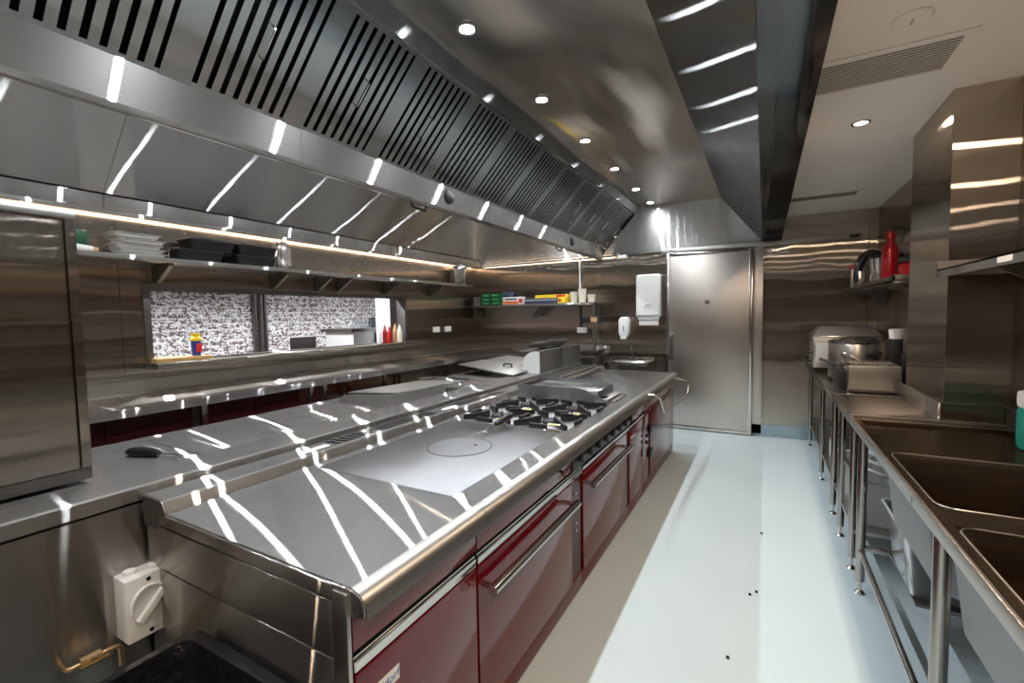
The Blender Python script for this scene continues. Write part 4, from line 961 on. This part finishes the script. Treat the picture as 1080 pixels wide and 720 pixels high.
b_ = part(t, 'cover', mb, 'white', bev=.006); part(t, 'level_window', MB().box(-1.66, -1.642, 5.994, 6.0, 1.25, 1.33, .002), 'greyp', parent=b_); part(t, 'push_lever', MB().box(-1.69, -1.61, 5.99, 6.05, 1.14, 1.175, .008), 'white')
# hand basin
t = thing('hand_basin', 'small stainless hand basin with a swan neck tap on the far wall', 'basin', (-1.56, 5.92, .7))
mb = MB().box(-1.86, -1.26, 5.70, 5.715, .72, .86, .002).box(-1.86, -1.848, 5.715, 6.08, .72, .86, .002).box(-1.272, -1.26, 5.715, 6.08, .72, .86, .002).box(-1.86, -1.26, 6.06, 6.086, .72, .90, .002)
mb.box(-1.86, -1.80, 5.70, 6.06, .852, .862, .002).box(-1.32, -1.26, 5.70, 6.06, .852, .862, .002).box(-1.80, -1.32, 5.70, 5.74, .852, .862, .002).box(-1.80, -1.32, 5.99, 6.06, .852, .862, .002)
part(t, 'rim', mb, 'tube')
mb, top = shell([ring(-1.72, -1.40, 5.78, 5.95, .73, .06, 5), ring(-1.80, -1.32, 5.74, 5.99, .852, .06, 5)]); part(t, 'bowl', mb, 'tube')
part(t, 'underside', MB().box(-1.848, -1.272, 5.716, 6.06, .716, .722), 'dull'); part(t, 'waste_pipe', MB().cyl((-1.56, 5.95, 0), (-1.56, 5.95, .717), .022, seg=16), 'white')
part(t, 'tap', MB().tube([(-1.53, 6.02, .86), (-1.53, 6.02, 1.0), (-1.53, 6.01, 1.045), (-1.53, 5.97, 1.06), (-1.53, 5.93, 1.03), (-1.53, 5.93, .99)], .011, 12, fillet=.02), 'tube')
for s in (-1, 1): part(t, 'tap_handle', MB().cyl((-1.53+s*.09, 6.02, .862), (-1.53+s*.09, 6.02, .90), .016), 'tube')

# ------------------------------------------------------------------ right hand benches
ZR = .893
XB0, XB1 = .42, 1.038
def bench_edge(mb, y0, y1, h=.045, x0=XB0): mb.box(x0, x0+.014, y0, y1, ZR-h, ZR, .002)
def round_leg(root, x, y, z0=.0, z1=ZR-.02, r=.019):
    lg = part(root, 'leg', MB().cyl((x, y, z0+.07), (x, y, z1), r, seg=18), 'legs')
    part(root, 'foot', MB().cyl((x, y, z0+.02), (x, y, z0+.07), .008, seg=10).lathe((x, y, z0), [(.024, 0), (.024, .006), (.012, .02), (.008, .022)], 18), 'tube', parent=lg)
b1 = thing('far_side_bench', 'narrow stainless bench by the far wall holding the chafing dish', 'bench', (.73, 4.95, 0))
part(b1, 'bench_top', MB().box(XB0+.015, XB1, 3.872, 6.06, ZR-.012, ZR), 'top_warm'); mb = MB(); bench_edge(mb, 3.872, 6.06); part(b1, 'front_edge', mb, 'frontz')
part(b1, 'upstand', MB().box(XB1-.012, XB1, 3.872, 6.06, ZR, ZR+.10), 'frontz')
part(b1, 'undershelf', MB().box(XB0+.03, XB1-.02, 3.90, 6.03, .215, .235), 'dull')
for y in (5.82, 4.68, 3.92): round_leg(b1, .45, y); round_leg(b1, 1.0, y)
b2 = thing('pier_bench', 'short stainless bench between the sink bench and the far side bench, against the pier', 'bench', (.6, 3.45, 0))
part(b2, 'bench_top', MB().box(XB0+.015, .798, 3.062, 3.868, ZR-.012, ZR), 'top_warm'); mb = MB(); bench_edge(mb, 3.062, 3.868); part(b2, 'front_edge', mb, 'frontz')
part(b2, 'joint_strip', MB().box(XB0+.014, .798, 3.860, 3.869, ZR, ZR+.004, .001), 'tube')
part(b2, 'upstand', MB().box(.785, .797, 3.062, 3.868, ZR, ZR+.10, .002), 'frontz')
part(b2, 'undershelf', MB().box(XB0+.03, .78, 3.10, 3.84, .215, .235), 'dull')
for y in (3.55, 3.03+.09): round_leg(b2, .45, y); round_leg(b2, .76, y)
b3 = thing('sink_bench', 'long stainless double sink bench on the right with deep bowls', 'sink', (.73, 1.6, 0))
SX0, SX1 = XB0+.03, XB1-.03
rim = MB(); z0, z1 = ZR-.012, ZR
rim.box(XB0+.01, .452, -.4, 3.05, z0, z1); rim.box(1.0, XB1, -.4, 3.05, z0, z1); rim.box(.452, 1.0, 2.96, 3.05, z0, z1)
rim.box(.452, 1.0, 1.615, 1.745, z0, z1); mb = MB(); bench_edge(mb, -.4, 3.05); part(b3, 'front_edge', mb, 'vpot')
part(b3, 'end_ridge', MB().box(XB0, XB1, 3.044, 3.058, ZR-.01, ZR+.014, .003), 'vpot'); part(b3, 'drip_bead', MB().box(XB0+.04, XB1, 2.983, 2.992, ZR, ZR+.006, .002), 'vpot')
for ya, yb in ((1.745, 2.352), (.55, 1.615)): part(b3, 'bowl_bead', MB().tube(ring(.455, .997, ya+.003, yb-.003, ZR-.001, .05, 6), .0028, 8, closed=True), 'vpot')  # thin rings added to draw highlights along the bowl edges
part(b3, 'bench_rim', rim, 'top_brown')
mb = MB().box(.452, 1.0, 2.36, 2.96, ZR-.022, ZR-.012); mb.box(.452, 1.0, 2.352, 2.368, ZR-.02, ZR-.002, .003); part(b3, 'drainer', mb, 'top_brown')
def bowl(y0, y1, zb):
    mb, top = shell([ring(.452, 1.0, y0, y1, ZR-.004, .05, 5), ring(.462, .99, y0+.01, y1-.01, ZR-.04, .05, 5), ring(.475, .975, y0+.025, y1-.025, zb+.03, .05, 5), ring(.50, .95, y0+.05, y1-.05, zb, .05, 5)][::-1])
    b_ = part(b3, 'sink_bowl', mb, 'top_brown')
    mb, top = shell([ring(.50, .95, y0+.05, y1-.05, zb-.004, .05, 5), ring(.465, .98, y0+.015, y1-.015, zb+.03, .05, 5), ring(.440, .995, y0-.004, y1+.004, ZR-.045, .05, 5)])
    part(b3, 'bowl_shell', mb, 'shell', parent=b_)
    part(b3, 'drain', MB().lathe(((.725), (y0+y1)/2, zb), [(.045, .001), (.045, .004), (.03, .002), (0, .002)], 20), 'darksteel', parent=b_)
bowl(1.745, 2.352, .60); bowl(.55, 1.615, .60)
for y in (2.86, 1.68, -.3): round_leg(b3, .45, y, r=.021); round_leg(b3, 1.0, y, r=.021)
for x in (.45, 1.0): part(b3, 'lower_rail', MB().cyl((x, -.3, .232), (x, 2.86, .232), .0125, seg=14), 'tube')
part(b3, 'end_rail', MB().cyl((.45, 2.86, .245), (1.0, 2.86, .245), .016, seg=14), 'tube')
part(b3, 'maker_plate', MB().box(XB0-.0015, XB0, 1.86, 2.0, ZR-.038, ZR-.016), 'greyp', label='small grey maker plate')
part(b3, 'upstand', MB().box(XB1-.012, XB1, -.4, 3.044, ZR, ZR+.10), 'darksteel')
part(b3, 'waste_pipe', MB().tube([(.725, 2.05, .595), (.725, 2.05, .42), (.80, 2.05, .36), (.98, 2.05, .38)], .022, 12, fillet=.05), 'white')
# teal bottle
t = thing('detergent_bottle', 'teal detergent bottle with a pale cap at the back of the sink bench', 'bottle', (.975, 2.60, ZR-.012))
part(t, 'body', MB().box(.935, 1.02, 2.57, 2.70, ZR-.011, 1.06, .02), 'teal'); part(t, 'neck_label', MB().box(.934, 1.02, 2.57, 2.70, 1.055, 1.13, .02), 'whitep'); part(t, 'cap', MB().cyl((.97, 2.63, 1.13), (.97, 2.63, 1.16), .02), 'white')

# fryer pan with wire basket
t = thing('countertop_fryer', 'square brushed steel countertop fryer with wire basket on the right bench', 'fryer', (.665, 4.05, ZR))
FX0, FX1, FY0, FY1, FZ0, FZ1 = .515, .82, 3.92, 4.28, ZR+.012, 1.085
mb = MB().box(FX0, FX1, FY0, FY0+.012, FZ0, FZ1, .004).box(FX0, FX1, FY1-.012, FY1, FZ0, FZ1, .004).box(FX0, FX0+.012, FY0, FY1, FZ0, FZ1, .004).box(FX1-.012, FX1, FY0, FY1, FZ0, FZ1, .004).box(FX0, FX1, FY0, FY1, FZ0, FZ0+.012)
part(t, 'tank', mb, 'door')
part(t, 'side_shell', MB().box(FX0-.045, FX0-.001, FY0+.03, FY1, FZ0, FZ1-.03, .01), 'black')
mb = MB()
for x, y in ((.53, 3.94), (.80, 3.94), (.53, 4.26), (.80, 4.26)): mb.cyl((x, y, ZR), (x, y, FZ0+.002), .013)
part(t, 'feet', mb, 'black')
mb = MB().tube([(.54, 3.95, 1.095), (.80, 3.95, 1.095), (.80, 4.25, 1.095), (.54, 4.25, 1.095)], .004, 8, closed=True)
for k in range(1, 9): mb.tube([(.54+.029*k, 3.95, 1.095), (.54+.029*k, 3.965, .98), (.54+.029*k, 4.235, .98), (.54+.029*k, 4.25, 1.095)], .0015, 5)
for k in range(1, 10): mb.tube([(.54, 3.95+.03*k, 1.095), (.555, 3.95+.03*k, .98), (.785, 3.95+.03*k, .98), (.80, 3.95+.03*k, 1.095)], .0015, 5)
bk = part(t, 'wire_basket', mb, 'tube')
part(t, 'basket_bail', MB().tube([(.62, 3.95, 1.095), (.53, 3.97, 1.165), (.485, 4.02, 1.17), (.50, 4.10, 1.14), (.62, 4.16, 1.095)], .0045, 8, fillet=.02), 'tube', parent=bk)
part(t, 'basket_handle', MB().tube([(.54, 4.0, 1.09), (.47, 4.0, 1.085), (.36, 4.03, 1.12)], [.005, .009, .011], 8, fillet=.02), 'black', parent=bk)
part(t, 'cord', MB().tube([(.49, 4.05, ZR+.09), (.45, 3.98, ZR+.06), (.455, 3.92, ZR+.02), (.50, 3.90, ZR+.006)], .006, 8, fillet=.03), 'black')
# bain marie pot
t = thing('soup_kettle', 'round steel soup kettle with black band handle behind the fryer', 'kettle', (.66, 4.62, ZR))
part(t, 'body', MB().lathe((.66, 4.62, ZR), [(.175, 0), (.185, .02), (.185, .30), (.178, .315)], 40), 'vpot')
part(t, 'lid', MB().lathe((.66, 4.62, ZR), [(.19, .315), (.19, .33), (.15, .345), (0, .352)], 40), 'tube')
part(t, 'lid_grip', MB().box(.545, .78, 4.50, 4.53, ZR+.335, ZR+.358, .005), 'black')
part(t, 'side_handle', MB().box(.70, .80, 4.425, 4.445, ZR+.23, ZR+.255, .005), 'black'); part(t, 'base_ring', MB().lathe((.66, 4.62, ZR), [(.19, .001), (.19, .03)], 40), 'black')
# chafing dish
t = thing('chafing_dish', 'rectangular steel chafing dish with sloped lid by the far wall', 'chafing dish', (.66, 5.3, ZR))
mb = MB().hexa([(.405, 5.15, 1.235), (.93, 5.15, 1.235), (.93, 5.62, 1.235), (.405, 5.62, 1.235), (.47, 5.22, 1.325), (.87, 5.22, 1.325), (.87, 5.55, 1.325), (.47, 5.55, 1.325)], .006); part(t, 'lid', mb, 'door')
part(t, 'body', MB().box(.41, .925, 5.155, 5.615, ZR+.04, 1.225, .008), 'door')
part(t, 'rim', MB().box(.40, .935, 5.145, 5.625, 1.222, 1.236, .004), 'tube')
part(t, 'control_box', MB().box(.43, .54, 5.146, 5.155, ZR+.10, ZR+.28, .003), 'greyl')
part(t, 'handle', MB().tube([(.41, 5.2, 1.08), (.375, 5.2, 1.07), (.375, 5.55, 1.07), (.41, 5.55, 1.08)], .007, 8, fillet=.02).tube([(.41, 5.2, 1.0), (.37, 5.2, .985), (.37, 5.55, .985), (.41, 5.55, 1.0)], .006, 8, fillet=.02), 'black')
for x in (.45, .88):
    for y in (5.2, 5.57): part(t, 'foot', MB().cyl((x, y, ZR), (x, y, ZR+.042), .016), 'black')
# black machine and white bottle
t = thing('blender_base', 'black appliance with a pale top standing against the right wall', 'blender', (.84, 4.28, ZR))
part(t, 'body', MB().box(.835, .945, 4.33, 4.48, ZR, 1.255, .01), 'black'); part(t, 'jug', MB().lathe((.875, 4.40, 1.255), [(.042, 0), (.048, .07), (0, .075)], 20), 'white')
t = thing('dark_cooker', 'dark boxy appliance with a round dial at the back of the right bench', 'appliance', (.95, 3.98, ZR))
part(t, 'body', MB().box(.86, 1.02, 3.90, 4.18, ZR, 1.16, .01), 'black'); part(t, 'dial', MB().cyl((.88, 3.893, 1.09), (.88, 3.9, 1.09), .02), 'tube'); part(t, 'arm', MB().box(.86, 1.02, 3.92, 4.15, 1.16, 1.30, .015), 'darksteel')

# shelf on the right wall with slicer and red siphon
rs = thing('side_wall_shelf', 'stainless shelf on the right wall beyond the pier with red bottles', 'shelf', (.9, 4.9, 1.7))
part(rs, 'shelf_board', MB().box(.735, 1.035, 3.83, 6.04, 1.665, 1.672).box(.735, .745, 3.83, 6.04, 1.665, 1.70).box(.735, 1.035, 3.83, 3.842, 1.65, 1.705), 'frontz')
part(rs, 'bracket', MB().extr([(1.035, 1.664), (.80, 1.664), (1.035, 1.52)], 'Y', 4.1, 4.12), 'darksteel')
part(rs, 'bracket', MB().extr([(1.035, 1.664), (.80, 1.664), (1.035, 1.52)], 'Y', 5.6, 5.62), 'darksteel')
ZQ = 1.673
t = thing('cream_siphon', 'tall red cream siphon bottle with a wire lever on the right shelf', 'bottle', (.87, 4.65, ZQ))
part(t, 'body', MB().lathe((.87, 4.65, ZQ), [(.054, 0), (.056, .01), (.056, .26), (.048, .30), (.028, .335), (.026, .36)], 28), 'redm')
part(t, 'head', MB().lathe((.87, 4.65, ZQ+.36), [(.034, 0), (.036, .02), (.030, .05), (.014, .06), (.012, .08), (0, .082)], 20), 'redm')
part(t, 'lever', MB().tube([(.87, 4.65, ZQ+.43), (.90, 4.65, ZQ+.465), (.955, 4.65, ZQ+.43), (.955, 4.65, ZQ+.39), (.925, 4.65, ZQ+.31)], .007, 8, fillet=.03), 'black')
part(t, 'base_band', MB().lathe((.87, 4.65, ZQ), [(.060, 0), (.062, .035), (.058, .037)], 28), 'redm')
t = thing('red_pot', 'squat red pot with a black lid beside the red siphon', 'pot', (.955, 4.42, ZQ))
part(t, 'body', MB().lathe((.955, 4.42, ZQ), [(.068, 0), (.075, .02), (.075, .13), (.06, .15), (.055, .16)], 28), 'redm'); part(t, 'lid', MB().lathe((.955, 4.42, ZQ+.16), [(.078, 0), (.078, .03), (.04, .042), (0, .042)], 28), 'black')
t = thing('food_slicer', 'black and steel food slicer at the left of the right shelf', 'slicer', (.85, 5.45, ZQ))
part(t, 'base', MB().box(.745, 1.0, 5.25, 5.75, ZQ, ZQ+.05, .01), 'tube')
part(t, 'blade_guard', MB().tube([(.76+.10*(1-math.cos(R(a))), 5.30, ZQ+.14+.19*math.sin(R(a))) for a in range(-25, 190, 15)], .035, 12), 'black')
part(t, 'blade', MB().lathe((.87, 5.33, ZQ+.17), [(.10, 0), (.10, .006), (0, .006)], 32, 'Y'), 'tube')
part(t, 'carriage', MB().box(.745, .80, 5.18, 5.24, ZQ+.001, ZQ+.16, .008), 'tube'); part(t, 'knob', MB().lathe((.75, 5.50, ZQ+.20), [(.03, 0), (.034, .02), (.025, .045), (0, .05)], 16), 'redm'); part(t, 'post', MB().box(.735, .765, 5.47, 5.53, ZQ, ZQ+.20, .004), 'dull')
t = thing('steel_pan', 'steel pan with a black rim behind the red siphon on the shelf', 'pan', (.90, 4.95, ZQ))
part(t, 'body', MB().lathe((.90, 4.95, ZQ), [(.10, 0), (.118, .24), (.115, .245)], 28), 'tube'); part(t, 'rim', MB().lathe((.90, 4.95, ZQ), [(.122, .24), (.124, .265), (0, .268)], 28), 'black')
mb = MB()
for k in range(10):
    a = k*.63; mb.tube([(.80+.03*math.cos(a), 4.79+.025*math.sin(a), ZQ+.01), (.80+.035*math.cos(a), 4.79+.03*math.sin(a), ZQ+.07), (.80+.01*math.cos(a), 4.79, ZQ+.13)], .004, 6, fillet=.02)
solo('spare_whisk', mb, 'tube', 'shiny wire whisk head between slicer and red siphon on the shelf', 'utensil', (.80, 4.79, ZQ))

# near shelf above the sinks
ns = thing('sink_shelf', 'stainless shelf above the sink bench with a small pale label', 'shelf', (.9, 1.8, 1.68))
part(ns, 'shelf_board', MB().box(.755, 1.035, -.3, 3.04, 1.665, 1.672).box(.755, .763, -.3, 3.04, 1.632, 1.672).box(.755, 1.035, 3.03, 3.04, 1.640, 1.715), 'frontz')
part(ns, 'shelf_label', MB().box(.7535, .755, 2.245, 2.36, 1.643, 1.664), 'whitep', label='small pale label')
part(ns, 'bracket', MB().extr([(1.035, 1.664), (.80, 1.664), (1.035, 1.52)], 'Y', 2.6, 2.62), 'darksteel')
part(ns, 'bracket', MB().extr([(1.035, 1.664), (.80, 1.664), (1.035, 1.52)], 'Y', .6, .62), 'darksteel')

# things below the right benches
t = thing('white_tub', 'white rectangular tub with coiled hose under the pier bench', 'tub', (.6, 3.4, .236))
mb, top = shell([ring(.49, .74, 3.20, 3.80, .237, .03, 4), ring(.47, .76, 3.17, 3.83, .50, .03, 4), ring(.455, .772, 3.155, 3.845, .505, .03, 4), ring(.475, .755, 3.175, 3.825, .497, .03, 4), ring(.495, .735, 3.205, 3.795, .245, .03, 4)]); mb.bm.faces.new(top); part(t, 'tub_body', mb, 'tubw')
mb = MB()
for k in range(3):
    c0 = (.60+.02*k, 3.38+.1*k, .52+.03*k); rr = .085-.012*k
    mb.tube([(c0[0]+rr*math.cos(R(a)), c0[1]+rr*math.sin(R(a))*1.3, c0[2]+.015*math.sin(R(a)*2+k)) for a in range(0, 360, 20)], .011, 8, closed=True)
solo('coiled_hose', mb, 'greyl', 'pale coiled hose piled in the white tub under the pier bench', 'hose', (.6, 3.45, .50))
t = thing('clear_crate', 'clear plastic crate of utensils under the sink bench', 'crate', (.75, 2.55, .26))
mb, top = shell([ring(.56, .97, 2.42, 2.78, .262, .03, 4), ring(.535, .99, 2.39, 2.81, .53, .03, 4), ring(.525, 1.0, 2.38, 2.82, .535, .03, 4), ring(.54, .985, 2.395, 2.805, .525, .03, 4), ring(.57, .96, 2.43, 2.77, .27, .03, 4)]); mb.bm.faces.new(top); part(t, 'crate_body', mb, 'plastic_clear')
part(t, 'crate_rim', MB().tube(ring(.522, 1.003, 2.377, 2.823, .535, .03, 4), .006, 6, closed=True), 'greyl')
mb = MB()
for k in range(2): mb.tube([(.64+.065*math.cos(R(a)), 2.58+.10*math.sin(R(a)), .56+.025*k+.02*math.sin(R(a))) for a in range(0, 360, 20)], .009, 8, closed=True)
solo('metal_rings', mb, 'tube', 'shiny metal ring utensils on top of the clear crate', 'utensil', (.64, 2.6, .545))
part(b3, 'crate_shelf', MB().box(.56, 1.0, 2.38, 2.84, .246, .259), 'darksteel')
t = thing('steel_pot', 'polished steel pot on the undershelf of the far side bench', 'pot', (.60, 4.55, .236))
part(t, 'body', MB().lathe((.60, 4.55, .236), [(.10, 0), (.115, .02), (.115, .17), (.12, .175), (.11, .17), (.10, .01), (0, .01)], 28), 'tube'); part(t, 'lid', MB().lathe((.60, 4.55, .412), [(.118, 0), (.10, .02), (.02, .035), (.015, .055), (0, .058)], 28), 'tube')
t = thing('oven_tray', 'steel oven tray leaning across the undershelf of the pier bench', 'tray', (.6, 3.95, .5))
part(t, 'tray_sheet', MB().hexa([(.47, 3.94, .55), (.74, 3.94, .62), (.74, 4.42, .62), (.47, 4.42, .55), (.47, 3.94, .558), (.74, 3.94, .628), (.74, 4.42, .628), (.47, 4.42, .558)]), 'tube')
part(t, 'tray_stand', MB().box(.48, .78, 4.0, 4.4, .236, .55, .01), 'darksteel')
# crumbs on the floor
cr = thing('floor_crumb', 'x', 'crumb', (0, 0, 0)); mb = MB(); bmesh.ops.create_icosphere(mb.bm, subdivisions=1, radius=.008); part(cr, 'speck', mb, 'brown')
repeat(cr, [(.0, 3.35, .005), (-.02, 2.62, .005), (-.05, 2.58, .005), (-.12, 2.05, .005)], ['dark crumb on the floor, farthest of four', 'larger dark crumb on the aisle floor, right of a close pair', 'dark crumb on the aisle floor, left of a close pair', 'dark crumb on the aisle floor nearest the camera'], 'crumbs on the aisle floor')

# ------------------------------------------------------------------ world and view
wd = bpy.data.worlds.new('world'); SC.world = wd; wd.use_nodes = True
wd.node_tree.nodes['Background'].inputs[0].default_value = (.5, .5, .5, 1); wd.node_tree.nodes['Background'].inputs[1].default_value = .0
SC.view_settings.view_transform = 'Standard'; SC.view_settings.look = 'None'; SC.view_settings.gamma = 1; SC.view_settings.use_curve_mapping = False
SC.view_settings.exposure = 0.0
SC.cycles.max_bounces = 8; SC.cycles.diffuse_bounces = 2; SC.cycles.glossy_bounces = 6; SC.cycles.transmission_bounces = 6
SC.cycles.sample_clamp_indirect = 4; SC.cycles.use_denoising = True; SC.cycles.sample_clamp_indirect = 2
SC.cycles.blur_glossy = .3
